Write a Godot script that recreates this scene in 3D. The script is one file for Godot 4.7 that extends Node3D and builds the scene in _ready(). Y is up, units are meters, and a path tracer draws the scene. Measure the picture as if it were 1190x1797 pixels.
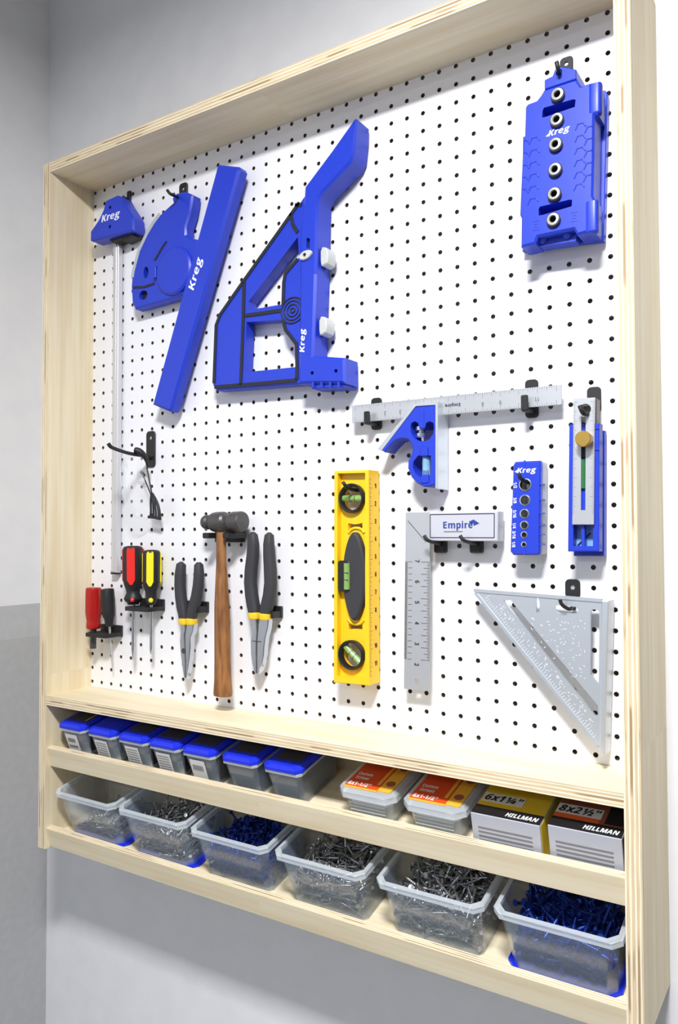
extends Node3D
# Plywood tool cabinet on a garage wall: pegboard with tools above two slanted trays of boxes and bins.
# Coordinates: metres, origin at the top-left peg hole, x right, y up, z out of the pegboard.

# ---------------------------------------------------------------- camera solved from the 38 x 37 peg holes
const FOCAL := 1371.2614
const EYE := Vector3(1.16992, -0.64484, 0.97887)
const RIGHT := Vector3(0.8421537, -0.0029158, -0.5392297)
const DOWN := Vector3(-0.0181629, -0.9995713, -0.0229614)
const AHEAD := Vector3(-0.5389316, 0.0291310, -0.8418457)

const PITCH := 0.0254
const LEFT_IN := -0.004     # inner face of the left side
const RIGHT_IN := 0.969
const PLY := 0.018
const FRONT := 0.0975       # front edges of the cabinet
const WALL_Z := -0.05
const TOP_IN := 0.0035
const SHELF_TOP := -0.9245
const SHELF_BOTTOM := -0.9405
const BASE_Y := -1.19
const TILT := 0.2443        # 14 degrees
const TRAY_UP := Vector3(0, -1.016, 0.0955)
const TRAY_LOW := Vector3(0, -1.155, 0.0955)
const CORNER_X := -0.205

var M := {}
var rng := RandomNumberGenerator.new()
var used := {}

func at(u: float, v: float, z: float) -> Vector3:
	var d := RIGHT * ((u - 595.0) / FOCAL) + DOWN * ((v - 898.5) / FOCAL) + AHEAD
	return EYE + d * ((z - EYE.z) / d.z)

func px(list, ox, oy, s, z) -> PackedVector2Array:
	var r := PackedVector2Array()
	for q in list:
		var p := at(ox + q[0] / s, oy + q[1] / s, z)
		r.append(Vector2(p.x, p.y))
	return r

func p3(x, y, ox, oy, s, z) -> Vector3:
	return at(ox + x / s, oy + y / s, z)

# ---------------------------------------------------------------- mesh collector
class MB:
	var v := PackedVector3Array()
	var n := PackedVector3Array()
	var t := PackedVector2Array()
	var X := Transform3D.IDENTITY

	func tri(a: Vector3, b: Vector3, c: Vector3, na: Vector3, nb: Vector3, nc: Vector3, ta := Vector2.ZERO, tb := Vector2.ZERO, tc := Vector2.ZERO) -> void:
		var A := X * a
		var B := X * b
		var C := X * c
		var NA := (X.basis * na).normalized()
		var NB := (X.basis * nb).normalized()
		var NC := (X.basis * nc).normalized()
		var cr := (B - A).cross(C - A)
		if cr.length_squared() < 1e-22:
			return
		v.append(A); n.append(NA); t.append(ta)
		if cr.dot(NA + NB + NC) > 0.0:
			v.append(C); n.append(NC); t.append(tc)
			v.append(B); n.append(NB); t.append(tb)
		else:
			v.append(B); n.append(NB); t.append(tb)
			v.append(C); n.append(NC); t.append(tc)

	func quad(a: Vector3, b: Vector3, c: Vector3, d: Vector3, nn: Vector3, ta := Vector2.ZERO, tb := Vector2.ZERO, tc := Vector2.ZERO, td := Vector2.ZERO) -> void:
		tri(a, b, c, nn, nn, nn, ta, tb, tc)
		tri(a, c, d, nn, nn, nn, ta, tc, td)

	func quadn(a: Vector3, b: Vector3, c: Vector3, d: Vector3, na: Vector3, nb: Vector3, nc: Vector3, nd: Vector3) -> void:
		tri(a, b, c, na, nb, nc)
		tri(a, c, d, na, nc, nd)

	# flat quad whose normal points away from "inside"
	func face(a: Vector3, b: Vector3, c: Vector3, d: Vector3, inside: Vector3) -> void:
		var nn := (c - a).cross(d - b).normalized()
		if nn.dot((a + b + c + d) * 0.25 - inside) < 0.0:
			nn = -nn
		quad(a, b, c, d, nn)

	func box(c: Vector3, s: Vector3, b := 0.0) -> void:
		var h := s * 0.5
		if b <= 0.0:
			for ax in 3:
				for sg in [-1.0, 1.0]:
					var nn := Vector3.ZERO
					nn[ax] = sg
					var u := (ax + 1) % 3
					var w := (ax + 2) % 3
					var q := []
					for k in [[-1, -1], [1, -1], [1, 1], [-1, 1]]:
						var p := c
						p[ax] += sg * h[ax]
						p[u] += k[0] * h[u]
						p[w] += k[1] * h[w]
						q.append(p)
					quad(q[0], q[1], q[2], q[3], nn)
			return
		# bevelled box: faces, 12 edge strips, 8 corner triangles
		var i := h - Vector3(b, b, b)
		for ax in 3:
			var u := (ax + 1) % 3
			var w := (ax + 2) % 3
			for sg in [-1.0, 1.0]:
				var nn := Vector3.ZERO
				nn[ax] = sg
				var q := []
				for k in [[-1, -1], [1, -1], [1, 1], [-1, 1]]:
					var p := c
					p[ax] += sg * h[ax]
					p[u] += k[0] * i[u]
					p[w] += k[1] * i[w]
					q.append(p)
				quad(q[0], q[1], q[2], q[3], nn)
			for su in [-1.0, 1.0]:
				for sw in [-1.0, 1.0]:
					var nu := Vector3.ZERO
					nu[u] = su
					var nw := Vector3.ZERO
					nw[w] = sw
					var a0 := c; var a1 := c; var b0 := c; var b1 := c
					a0[u] += su * h[u]; a0[w] += sw * i[w]; a0[ax] -= i[ax]
					a1[u] += su * h[u]; a1[w] += sw * i[w]; a1[ax] += i[ax]
					b0[u] += su * i[u]; b0[w] += sw * h[w]; b0[ax] -= i[ax]
					b1[u] += su * i[u]; b1[w] += sw * h[w]; b1[ax] += i[ax]
					quadn(a0, a1, b1, b0, nu, nu, nw, nw)
		for sx in [-1.0, 1.0]:
			for sy in [-1.0, 1.0]:
				for sz in [-1.0, 1.0]:
					var a := c + Vector3(sx * h.x, sy * i.y, sz * i.z)
					var bb := c + Vector3(sx * i.x, sy * h.y, sz * i.z)
					var cc := c + Vector3(sx * i.x, sy * i.y, sz * h.z)
					tri(a, bb, cc, Vector3(sx, 0, 0), Vector3(0, sy, 0), Vector3(0, 0, sz))

	# stack of rings (arrays of equal length); smooth: normals from ring direction, else flat
	func rings(list: Array, closed := true, caps := true, smooth := true) -> void:
		var m: int = list[0].size()
		var cs := []
		for r in list:
			var c := Vector3.ZERO
			for p in r:
				c += p
			cs.append(c / float(m))
		var nor := []
		for k in list.size():
			var a := []
			for j in m:
				var jp := (j + 1) % m
				var jm := (j + m - 1) % m
				var du: Vector3 = list[k][jp] - list[k][jm]
				var k0: int = maxi(k - 1, 0)
				var k1: int = mini(k + 1, list.size() - 1)
				var dv: Vector3 = list[k1][j] - list[k0][j]
				var q := du.cross(dv).normalized()
				if q.dot(list[k][j] - cs[k]) < 0.0:
					q = -q
				if q.length() < 0.5:
					q = (list[k][j] - cs[k]).normalized()
				a.append(q)
			nor.append(a)
		for k in list.size() - 1:
			for j in m if closed else m - 1:
				var jp := (j + 1) % m
				var A: Vector3 = list[k][j]
				var B: Vector3 = list[k][jp]
				var C: Vector3 = list[k + 1][jp]
				var D: Vector3 = list[k + 1][j]
				if smooth:
					quadn(A, B, C, D, nor[k][j], nor[k][jp], nor[k + 1][jp], nor[k + 1][j])
				else:
					face(A, B, C, D, (cs[k] + cs[k + 1]) * 0.5)
		if caps:
			for e in [0, list.size() - 1]:
				var o: int = 1 if e == 0 else list.size() - 2
				var nn: Vector3 = (cs[e] - cs[o]).normalized()
				if nn.length() < 0.5:
					continue
				for j in m:
					tri(cs[e], list[e][j], list[e][(j + 1) % m], nn, nn, nn)

	# lathe around the local Y axis
	func lathe(prof: Array, seg := 20, caps := true) -> void:
		for k in prof.size() - 1:
			var r0: float = prof[k][0]
			var h0: float = prof[k][1]
			var r1: float = prof[k + 1][0]
			var h1: float = prof[k + 1][1]
			var nl := Vector2(h1 - h0, r0 - r1).normalized()
			var mid := (h0 + h1)
			if nl.length() < 0.5:
				continue
			for j in seg:
				var a := TAU * j / seg
				var b := TAU * (j + 1) / seg
				var da := Vector3(cos(a), 0, sin(a))
				var db := Vector3(cos(b), 0, sin(b))
				var na := da * nl.x + Vector3(0, nl.y, 0)
				var nb := db * nl.x + Vector3(0, nl.y, 0)
				quadn(da * r0 + Vector3(0, h0, 0), db * r0 + Vector3(0, h0, 0), db * r1 + Vector3(0, h1, 0), da * r1 + Vector3(0, h1, 0), na, nb, nb, na)

	func tube(path: Array, rad, seg := 8, caps := true) -> void:
		var rr := []
		var up := Vector3(0.123, 0.456, 0.88)
		for k in path.size():
			var tg: Vector3 = (path[mini(k + 1, path.size() - 1)] - path[maxi(k - 1, 0)]).normalized()
			if k == 0 and absf(tg.dot(up)) > 0.95:
				up = Vector3(0.9, 0.1, -0.2)
			var sd := tg.cross(up).normalized()
			up = sd.cross(tg).normalized()
			var r: float
			if rad is Array:
				var ff: float = float(k) / maxf(1.0, path.size() - 1.0) * (rad.size() - 1)
				var i0 := int(ff)
				r = lerpf(rad[i0], rad[mini(i0 + 1, rad.size() - 1)], ff - i0)
			else:
				r = rad
			var ring := []
			for j in seg:
				var a := TAU * j / seg
				ring.append(path[k] + (sd * cos(a) + up * sin(a)) * r)
			rr.append(ring)
		rings(rr, true, caps, true)

	# sections: [centre, half width, half depth]; ring lies across the path, depth along z
	func loft(sec: Array, seg := 16, power := 2.0) -> void:
		var rr := []
		for k in sec.size():
			var tg: Vector3 = (sec[mini(k + 1, sec.size() - 1)][0] - sec[maxi(k - 1, 0)][0]).normalized()
			var sd := tg.cross(Vector3(0, 0, 1)).normalized()
			var zz := sd.cross(tg).normalized()
			var ring := []
			for j in seg:
				var a := TAU * j / seg
				var ca := cos(a)
				var sa := sin(a)
				var x := signf(ca) * pow(absf(ca), 2.0 / power)
				var y := signf(sa) * pow(absf(sa), 2.0 / power)
				ring.append(sec[k][0] + sd * x * sec[k][1] + zz * y * sec[k][2])
			rr.append(ring)
		rings(rr)

	static func ccw(p: PackedVector2Array) -> PackedVector2Array:
		var s := 0.0
		for k in p.size():
			var q := p[(k + 1) % p.size()]
			s += p[k].x * q.y - q.x * p[k].y
		var r := p.duplicate()
		if s < 0.0:
			r.reverse()
		return r

	static func inset(p: PackedVector2Array, b: float) -> PackedVector2Array:
		var r := PackedVector2Array()
		var m := p.size()
		for k in m:
			var e0 := (p[k] - p[(k + m - 1) % m]).normalized()
			var e1 := (p[(k + 1) % m] - p[k]).normalized()
			var n0 := Vector2(-e0.y, e0.x)
			var n1 := Vector2(-e1.y, e1.x)
			var q := n0 + n1
			var l := maxf(q.length_squared() * 0.5, 0.35)
			r.append(p[k] + q * b / l)
		return r

	static func inside_tri(p: Vector2, a: Vector2, b: Vector2, c: Vector2) -> bool:
		return (b - a).cross(p - a) > 1e-12 and (c - b).cross(p - b) > 1e-12 and (a - c).cross(p - c) > 1e-12

	static func ears(p: PackedVector2Array) -> PackedInt32Array:
		var idx := range(p.size())
		var out := PackedInt32Array()
		var guard := 0
		while idx.size() > 3 and guard < 4000:
			guard += 1
			var done := false
			for k in idx.size():
				var m: int = idx.size()
				var i0: int = idx[(k + m - 1) % m]
				var i1: int = idx[k]
				var i2: int = idx[(k + 1) % m]
				if (p[i1] - p[i0]).cross(p[i2] - p[i1]) <= 1e-13:
					continue
				var ok := true
				for q in idx:
					if q != i0 and q != i1 and q != i2 and inside_tri(p[q], p[i0], p[i1], p[i2]):
						ok = false
						break
				if ok:
					out.append_array([i0, i1, i2])
					idx.remove_at(k)
					done = true
					break
			if not done:
				idx.remove_at(0)
		if idx.size() == 3:
			out.append_array([idx[0], idx[1], idx[2]])
		return out

	static func bridge(p: PackedVector2Array, holes: Array) -> PackedVector2Array:
		var r := ccw(p)
		for h in holes:
			var q := ccw(h)
			q.reverse()
			var best := INF
			var bi := 0
			var bj := 0
			for i in r.size():
				for j in q.size():
					var d := r[i].distance_squared_to(q[j])
					if d < best:
						best = d
						bi = i
						bj = j
			var w := PackedVector2Array()
			for i in bi + 1:
				w.append(r[i])
			for j in q.size() + 1:
				w.append(q[(bj + j) % q.size()])
			for i in range(bi, r.size()):
				w.append(r[i])
			r = w
		return r

	func cap(p: PackedVector2Array, z: float, nn: Vector3) -> void:
		var ix := ears(p)
		for k in range(0, ix.size(), 3):
			var a := p[ix[k]]
			var b := p[ix[k + 1]]
			var c := p[ix[k + 2]]
			tri(Vector3(a.x, a.y, z), Vector3(b.x, b.y, z), Vector3(c.x, c.y, z), nn, nn, nn, a, b, c)

	func sides(p: PackedVector2Array, z0: float, q: PackedVector2Array, z1: float, flip := false) -> void:
		var m := p.size()
		var en := []
		for k in m:
			var e := (p[(k + 1) % m] - p[k]).normalized()
			var no := Vector2(e.y, -e.x)
			if flip:
				no = -no
			en.append(no)
		var slope := 0.0
		if absf(z1 - z0) > 1e-9:
			slope = 0.0
		for k in m:
			var k1 := (k + 1) % m
			var n0: Vector2 = en[k]
			var n1: Vector2 = en[k]
			if n0.dot(en[(k + m - 1) % m]) > 0.75:
				n0 = (n0 + en[(k + m - 1) % m]).normalized()
			if n1.dot(en[k1]) > 0.75:
				n1 = (n1 + en[k1]).normalized()
			var tz := 0.0
			var off := (p[k] - q[k]).length()
			if off > 1e-7:
				tz = off / maxf(absf(z1 - z0), 1e-6)
			quadn(Vector3(p[k].x, p[k].y, z0), Vector3(p[k1].x, p[k1].y, z0), Vector3(q[k1].x, q[k1].y, z1), Vector3(q[k].x, q[k].y, z1), Vector3(n0.x, n0.y, tz), Vector3(n1.x, n1.y, tz), Vector3(n1.x, n1.y, tz), Vector3(n0.x, n0.y, tz))

	func prism(poly: PackedVector2Array, z0: float, z1: float, bev := 0.0, holes := []) -> void:
		var p := ccw(poly)
		var q := p
		if bev > 0.0:
			q = inset(p, bev)
			sides(p, z0, p, z1 - bev)
			sides(p, z1 - bev, q, z1)
		else:
			sides(p, z0, p, z1)
		for h in holes:
			var hh := ccw(h)
			sides(hh, z0, hh, z1, true)
		cap(bridge(q, holes), z1, Vector3(0, 0, 1))
		cap(bridge(p, holes), z0, Vector3(0, 0, -1))

	# strip of constant width along a 2D polyline, raised from z0 to z1
	func strip(path: PackedVector2Array, w: float, z0: float, z1: float) -> void:
		var l := PackedVector2Array()
		var r := PackedVector2Array()
		for k in path.size():
			var tg := (path[mini(k + 1, path.size() - 1)] - path[maxi(k - 1, 0)]).normalized()
			var no := Vector2(-tg.y, tg.x) * w * 0.5
			l.append(path[k] + no)
			r.append(path[k] - no)
		for k in path.size() - 1:
			var poly := PackedVector2Array([l[k], l[k + 1], r[k + 1], r[k]])
			prism(poly, z0, z1)

	func mesh(m: Material, into: ArrayMesh = null) -> ArrayMesh:
		var am := into if into else ArrayMesh.new()
		var ar := []
		ar.resize(Mesh.ARRAY_MAX)
		ar[Mesh.ARRAY_VERTEX] = v
		ar[Mesh.ARRAY_NORMAL] = n
		ar[Mesh.ARRAY_TEX_UV] = t
		am.add_surface_from_arrays(Mesh.PRIMITIVE_TRIANGLES, ar)
		am.surface_set_material(am.get_surface_count() - 1, m)
		return am

# ---------------------------------------------------------------- 2D outlines
func disc(c: Vector2, r: float, seg := 20, ry := -1.0) -> PackedVector2Array:
	var p := PackedVector2Array()
	for k in seg:
		var a := TAU * k / seg
		p.append(c + Vector2(cos(a) * r, sin(a) * (r if ry < 0.0 else ry)))
	return p

func rrect(c: Vector2, w: float, h: float, r: float, seg := 4) -> PackedVector2Array:
	var p := PackedVector2Array()
	var cs := [Vector2(1, 1), Vector2(-1, 1), Vector2(-1, -1), Vector2(1, -1)]
	for k in 4:
		var o: Vector2 = c + cs[k] * Vector2(w * 0.5 - r, h * 0.5 - r)
		for j in seg + 1:
			var a := PI * 0.5 * (k + float(j) / seg)
			p.append(o + Vector2(cos(a), sin(a)) * r)
	return p

func smooth2(p: PackedVector2Array, it := 2, closed := true) -> PackedVector2Array:
	var r := p
	for i in it:
		var q := PackedVector2Array()
		var m := r.size()
		if not closed:
			q.append(r[0])
		for k in m if closed else m - 1:
			var b := r[(k + 1) % m]
			q.append(r[k].lerp(b, 0.25))
			q.append(r[k].lerp(b, 0.75))
		if not closed:
			q.append(r[m - 1])
		r = q
	return r

func curve3(p: Array, it := 2) -> Array:
	var r := p
	for i in it:
		var q := [r[0]]
		for k in r.size() - 1:
			q.append(r[k].lerp(r[k + 1], 0.25))
			q.append(r[k].lerp(r[k + 1], 0.75))
		q.append(r[r.size() - 1])
		r = q
	return r

# ---------------------------------------------------------------- nodes
func numbered(called: String) -> String:
	if not used.has(called):
		used[called] = 0
		return called
	used[called] += 1
	return "%s_%03d" % [called, used[called]]

func tag(o: Node3D, label: String, category: String, group := "") -> void:
	o.set_meta("label", label)
	o.set_meta("category", category)
	if group:
		o.set_meta("group", group)

func thing(called: String, label: String, category: String, pos := Vector3.ZERO, group := "") -> Node3D:
	var o := Node3D.new()
	o.name = numbered(called)
	add_child(o)
	o.position = pos
	tag(o, label, category, group)
	return o

# part of a thing; shapes are given in scene coordinates (local = true: in the thing's own)
func part(root: Node3D, called: String, mb: MB, m: Material, label := "", local := false, parent: Node3D = null) -> MeshInstance3D:
	var o := MeshInstance3D.new()
	o.name = called
	o.mesh = mb.mesh(m)
	(parent if parent else root).add_child(o, true)
	if not local and parent == null:
		o.position = -root.position
	if label:
		o.set_meta("label", label)
	return o

func solo(called: String, mb: MB, m: Material, label: String, category: String, group := "") -> MeshInstance3D:
	var o := MeshInstance3D.new()
	o.name = numbered(called)
	o.mesh = mb.mesh(m)
	add_child(o)
	tag(o, label, category, group)
	return o

func struct(called: String, mb: MB, m: Material) -> MeshInstance3D:
	var o := MeshInstance3D.new()
	o.name = called
	o.mesh = mb.mesh(m)
	add_child(o)
	o.set_meta("kind", "structure")
	return o

var text_cache := {}
var bold_font: SystemFont
func lettering(parent: Node3D, text: String, centre: Vector3, width: float, height: float, m: Material, turn := 0.0, slant := 0.0, basis_in := Basis.IDENTITY) -> MeshInstance3D:
	var key := text
	if not text_cache.has(key):
		var tm := TextMesh.new()
		tm.text = text
		tm.font = bold_font
		tm.font_size = 32
		tm.pixel_size = 0.01
		tm.depth = 0.02
		tm.curve_step = 4.0
		text_cache[key] = tm
	var tmesh: TextMesh = text_cache[key]
	var bb := tmesh.get_aabb()
	var o := MeshInstance3D.new()
	o.name = "lettering"
	o.mesh = tmesh
	o.material_override = m
	parent.add_child(o, true)
	var sx := width / maxf(bb.size.x, 1e-4)
	var sy := height / maxf(bb.size.y, 1e-4)
	var b := Basis(Vector3(sx, 0, 0), Vector3(slant * sy, sy, 0), Vector3(0, 0, 0.02))
	b = basis_in * Basis(Vector3(0, 0, 1), turn) * b
	o.transform = Transform3D(b, centre - b * bb.get_center())
	return o

# ---------------------------------------------------------------- materials
func mat(c: Color, rough := 0.5, metal := 0.0, spec := 0.5) -> StandardMaterial3D:
	var m := StandardMaterial3D.new()
	m.albedo_color = c
	m.roughness = rough
	m.metallic = metal
	m.metallic_specular = spec
	return m

func c8(r, g, b) -> Color:
	return Color(r / 255.0, g / 255.0, b / 255.0)

func noise_tex(freq: float, ramp: Array, size := 512, oct := 4, stretch := false) -> NoiseTexture2D:
	var f := FastNoiseLite.new()
	f.seed = 7
	f.frequency = freq
	f.fractal_octaves = oct
	var g := Gradient.new()
	g.offsets = PackedFloat32Array([0.0, 0.5, 1.0])
	g.colors = PackedColorArray(ramp)
	var t := NoiseTexture2D.new()
	t.width = size
	t.height = size
	t.seamless = true
	t.noise = f
	t.color_ramp = g
	return t

func grain_image(base: Color, dark: Color, w: int, h: int, seed_in: int, amount: float) -> ImageTexture:
	var im := Image.create(w, h, false, Image.FORMAT_RGB8)
	var f := FastNoiseLite.new()
	f.seed = seed_in
	f.frequency = 0.02
	f.fractal_octaves = 4
	var f2 := FastNoiseLite.new()
	f2.seed = seed_in + 3
	f2.frequency = 0.006
	for y in h:
		for x in w:
			var a := f.get_noise_2d(x * 0.18, y * 3.0) * 0.5 + f2.get_noise_2d(x * 0.7, y * 2.0) * 0.8 + 0.35
			im.set_pixel(x, y, base.lerp(dark, clampf(a * amount, 0.0, 1.0)))
	return ImageTexture.create_from_image(im)

# plies of a plywood edge: pale and brown veneers with thin glue lines, grain along u
func ply_edge_image() -> ImageTexture:
	var w := 512
	var h := 64
	var im := Image.create(w, h, false, Image.FORMAT_RGB8)
	var f := FastNoiseLite.new()
	f.seed = 21
	f.frequency = 0.03
	f.fractal_octaves = 3
	var pale := c8(241, 230, 202)
	var brown := c8(220, 197, 158)
	var glue := c8(128, 98, 64)
	var bounds := [0, 8, 16, 25, 34, 43, 51, 58, 64]
	for x in w:
		var xa := cos(TAU * x / w) * 60.0
		var xb := sin(TAU * x / w) * 60.0
		for y in h:
			var k := 0
			for j in bounds.size() - 1:
				if y >= bounds[j]:
					k = j
			var c := pale if k % 2 == 0 else brown
			var nz := f.get_noise_3d(xa * 0.6, xb * 0.6, y * 2.5 + k * 50)
			c = c.lerp(brown.darkened(0.12), clampf(nz * 0.8, 0.0, 0.5))
			var line := f.get_noise_3d(xa * 0.5, xb * 0.5, k * 91.0)
			if absi(y - bounds[k]) < 1 and k > 0:
				c = c.lerp(glue, clampf(0.35 + line * 0.9, 0.0, 0.7))
			if k % 2 == 1:
				var gap := f.get_noise_3d(xa * 0.35, xb * 0.35, k * 37.0 + 400.0)
				c = c.lerp(glue, smoothstep(0.2, 0.45, gap) * 0.55)
			im.set_pixel(x, y, c)
	return ImageTexture.create_from_image(im)

func make_materials() -> void:
	var wall := mat(Color.WHITE, 0.9, 0.0, 0.2)
	wall.albedo_texture = noise_tex(0.02, [c8(230, 230, 231), c8(233, 233, 234), c8(236, 236, 236)])
	wall.uv1_triplanar = true
	wall.uv1_world_triplanar = true
	wall.uv1_scale = Vector3(1.2, 1.2, 1.2)
	M.wall = wall
	var band_mat := mat(Color.WHITE, 0.95, 0.0, 0.2)
	band_mat.albedo_texture = noise_tex(0.03, [c8(178, 178, 178), c8(182, 182, 182), c8(186, 186, 186)])
	band_mat.uv1_triplanar = true
	band_mat.uv1_world_triplanar = true
	band_mat.uv1_scale = Vector3(3, 3, 3)
	M.grey_band = band_mat
	M.floor = mat(c8(150, 150, 150), 0.8)
	M.board = mat(c8(238, 238, 240), 0.45, 0.0, 0.4)
	M.hole = mat(c8(120, 93, 70), 0.9)
	var ply := mat(Color.WHITE, 0.55, 0.0, 0.35)
	ply.albedo_texture = grain_image(c8(234, 222, 192), c8(210, 187, 144), 512, 512, 5, 0.5)
	M.ply = ply
	var edge := mat(Color.WHITE, 0.6, 0.0, 0.3)
	edge.albedo_texture = ply_edge_image()
	M.edge = edge
	M.blue = mat(c8(30, 58, 190), 0.38, 0.0, 0.5)
	M.rubber = mat(c8(28, 30, 40), 0.6)
	M.black = mat(c8(26, 26, 28), 0.5)
	M.grip = mat(c8(52, 52, 55), 0.65)
	M.white = mat(c8(236, 238, 240), 0.5)
	M.grey_plastic = mat(c8(196, 198, 194), 0.5)
	M.steel = mat(c8(200, 202, 205), 0.36, 0.6, 0.5)
	M.alu = mat(c8(206, 212, 218), 0.42, 0.7, 0.5)
	M.alu_bar = mat(c8(214, 214, 216), 0.4, 0.55, 0.5)
	M.dark_steel = mat(c8(88, 86, 84), 0.4, 0.6, 0.5)
	M.bushing = mat(c8(206, 204, 188), 0.3, 0.5, 0.5)
	M.chrome = mat(c8(205, 208, 212), 0.2, 0.95, 0.5)
	M.brass = mat(c8(206, 168, 88), 0.3, 0.85, 0.5)
	M.yellow = mat(c8(250, 200, 28), 0.42)
	M.yellow_grip = mat(c8(238, 200, 36), 0.5)
	M.red = mat(c8(170, 26, 22), 0.25)
	M.red_bright = mat(c8(226, 40, 32), 0.35)
	M.lemon = mat(c8(240, 224, 36), 0.35)
	M.ink = mat(c8(40, 38, 36), 0.7)
	M.ink_navy = mat(c8(34, 60, 140), 0.6)
	M.ink_frame = mat(c8(40, 36, 70), 0.6)
	M.ink_grey = mat(c8(126, 126, 130), 0.8)
	M.ink_red = mat(c8(176, 70, 40), 0.8)
	M.plate = mat(c8(206, 206, 214), 0.4, 0.3)
	M.card_silver = mat(c8(186, 188, 196), 0.55)
	M.card_yellow = mat(c8(226, 192, 40), 0.55)
	M.card_black = mat(c8(24, 22, 24), 0.5)
	M.card_orange = mat(c8(228, 96, 36), 0.55)
	M.card_brown = mat(c8(150, 84, 62), 0.55)
	M.orange = mat(c8(216, 78, 26), 0.5)
	M.amber = mat(c8(236, 180, 56), 0.5)
	M.paper = mat(c8(216, 216, 214), 0.8)
	M.label_dark = mat(c8(58, 56, 58), 0.35)
	M.screw = mat(c8(176, 178, 180), 0.28, 0.9, 0.5)
	M.screw_blue = mat(c8(34, 62, 150), 0.3, 0.55, 0.5)
	M.lid_blue = mat(c8(28, 48, 214), 0.3)
	var wood := mat(Color.WHITE, 0.5)
	wood.albedo_texture = noise_tex(0.012, [c8(96, 60, 30), c8(142, 94, 50), c8(172, 118, 66)], 256, 3)
	wood.uv1_triplanar = true
	wood.uv1_scale = Vector3(30, 5, 30)
	M.handle = wood
	var cl := mat(Color(0.72, 0.81, 0.90, 0.13), 0.15)
	cl.transparency = BaseMaterial3D.TRANSPARENCY_ALPHA
	M.clear = cl
	var rim := mat(Color(0.92, 0.95, 0.97, 0.42), 0.2)
	rim.transparency = BaseMaterial3D.TRANSPARENCY_ALPHA
	M.clear_rim = rim
	var lens := mat(Color(0.96, 0.97, 0.97, 0.05), 0.02)
	lens.transparency = BaseMaterial3D.TRANSPARENCY_ALPHA
	M.lens = lens
	var vial := mat(Color(0.66, 0.84, 0.46, 0.55), 0.1)
	vial.transparency = BaseMaterial3D.TRANSPARENCY_ALPHA
	M.vial = vial
	var vb := mat(Color(0.62, 0.82, 0.94, 0.6), 0.1)
	vb.transparency = BaseMaterial3D.TRANSPARENCY_ALPHA
	M.vial_blue = vb
	M.vial_dark = mat(c8(48, 110, 66), 0.2)
	var lamp := mat(c8(250, 250, 245), 0.5)
	lamp.emission_enabled = true
	lamp.emission = c8(255, 252, 246)
	lamp.emission_energy_multiplier = 1.5
	M.lamp = lamp

# ---------------------------------------------------------------- plywood panel: faces and layered edges
func panel_into(fm: MB, em: MB, c: Vector3, s: Vector3, thick: int) -> void:
	var h := s * 0.5
	var lng := 0
	for k in 3:
		if k != thick and s[k] > s[lng] or lng == thick:
			lng = k
	for ax in 3:
		for sg in [-1.0, 1.0]:
			var nn := Vector3.ZERO
			nn[ax] = sg
			var u := (ax + 1) % 3
			var w := (ax + 2) % 3
			var q := []
			var tt := []
			for k in [[-1, -1], [1, -1], [1, 1], [-1, 1]]:
				var p := c
				p[ax] += sg * h[ax]
				p[u] += k[0] * h[u]
				p[w] += k[1] * h[w]
				q.append(p)
				if ax == thick:
					var other := 3 - ax - lng
					tt.append(Vector2(p[lng] / 0.9 + c.x, p[other] / 0.3 + c.y * 0.7 + sg * 0.2))
				else:
					var along := u if w == thick else w
					var th: int = thick
					tt.append(Vector2(p[along] / 0.55 + c.y, 0.5 + (p[th] - c[th]) / s[th] * 0.98))
			if ax == thick:
				fm.quad(q[0], q[1], q[2], q[3], nn, tt[0], tt[1], tt[2], tt[3])
			else:
				em.quad(q[0], q[1], q[2], q[3], nn, tt[0], tt[1], tt[2], tt[3])

func panel(root: Node3D, called: String, c: Vector3, s: Vector3, thick: int, xf := Transform3D.IDENTITY) -> MeshInstance3D:
	var fm := MB.new()
	var em := MB.new()
	fm.X = xf
	em.X = xf
	panel_into(fm, em, c, s, thick)
	var am := fm.mesh(M.ply)
	em.mesh(M.edge, am)
	var o := MeshInstance3D.new()
	o.name = called
	o.mesh = am
	root.add_child(o, true)
	o.position = -root.position
	return o

# ---------------------------------------------------------------- scene
func _ready() -> void:
	rng.seed = 4711
	# camera
	var cam := Camera3D.new()
	cam.name = "camera"
	add_child(cam)
	cam.transform = Transform3D(Basis(RIGHT, -DOWN, -AHEAD).orthonormalized(), EYE)
	cam.fov = rad_to_deg(2.0 * atan(898.5 / FOCAL))
	cam.near = 0.02
	cam.current = true
	# environment: closed room, no sky light
	var env := Environment.new()
	env.background_mode = Environment.BG_COLOR
	env.background_color = Color(0, 0, 0)
	env.tonemap_mode = Environment.TONE_MAPPER_LINEAR
	env.tonemap_exposure = 1.0
	env.sdfgi_enabled = true
	env.ssao_enabled = true
	env.ssil_enabled = true
	var we := WorldEnvironment.new()
	we.environment = env
	add_child(we)
	bold_font = SystemFont.new()
	bold_font.font_names = PackedStringArray(["Droid Sans"])
	bold_font.font_weight = 700
	make_materials()
	# the shop light that hangs a metre in front of the cabinet, above the photographer
	shop_or_fill_light(Vector3(1.06, 0.36, 1.05), Vector2(0.30, 0.2), 5.3, c8(252, 252, 255), "short white shop light hanging close to the wall cabinet")
	shop_or_fill_light(Vector3(0.9, 0.5, 3.3), Vector2(1.2, 0.3), 3.2, c8(226, 238, 255), "long added fill light, unseen, hanging deep in the garage")  # added fill lamp, out of view, put in to lift the shadows
	build_room()
	build_cabinet()
	build_tools_top()
	build_tools_right()
	build_tools_left()
	build_trays()

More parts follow.
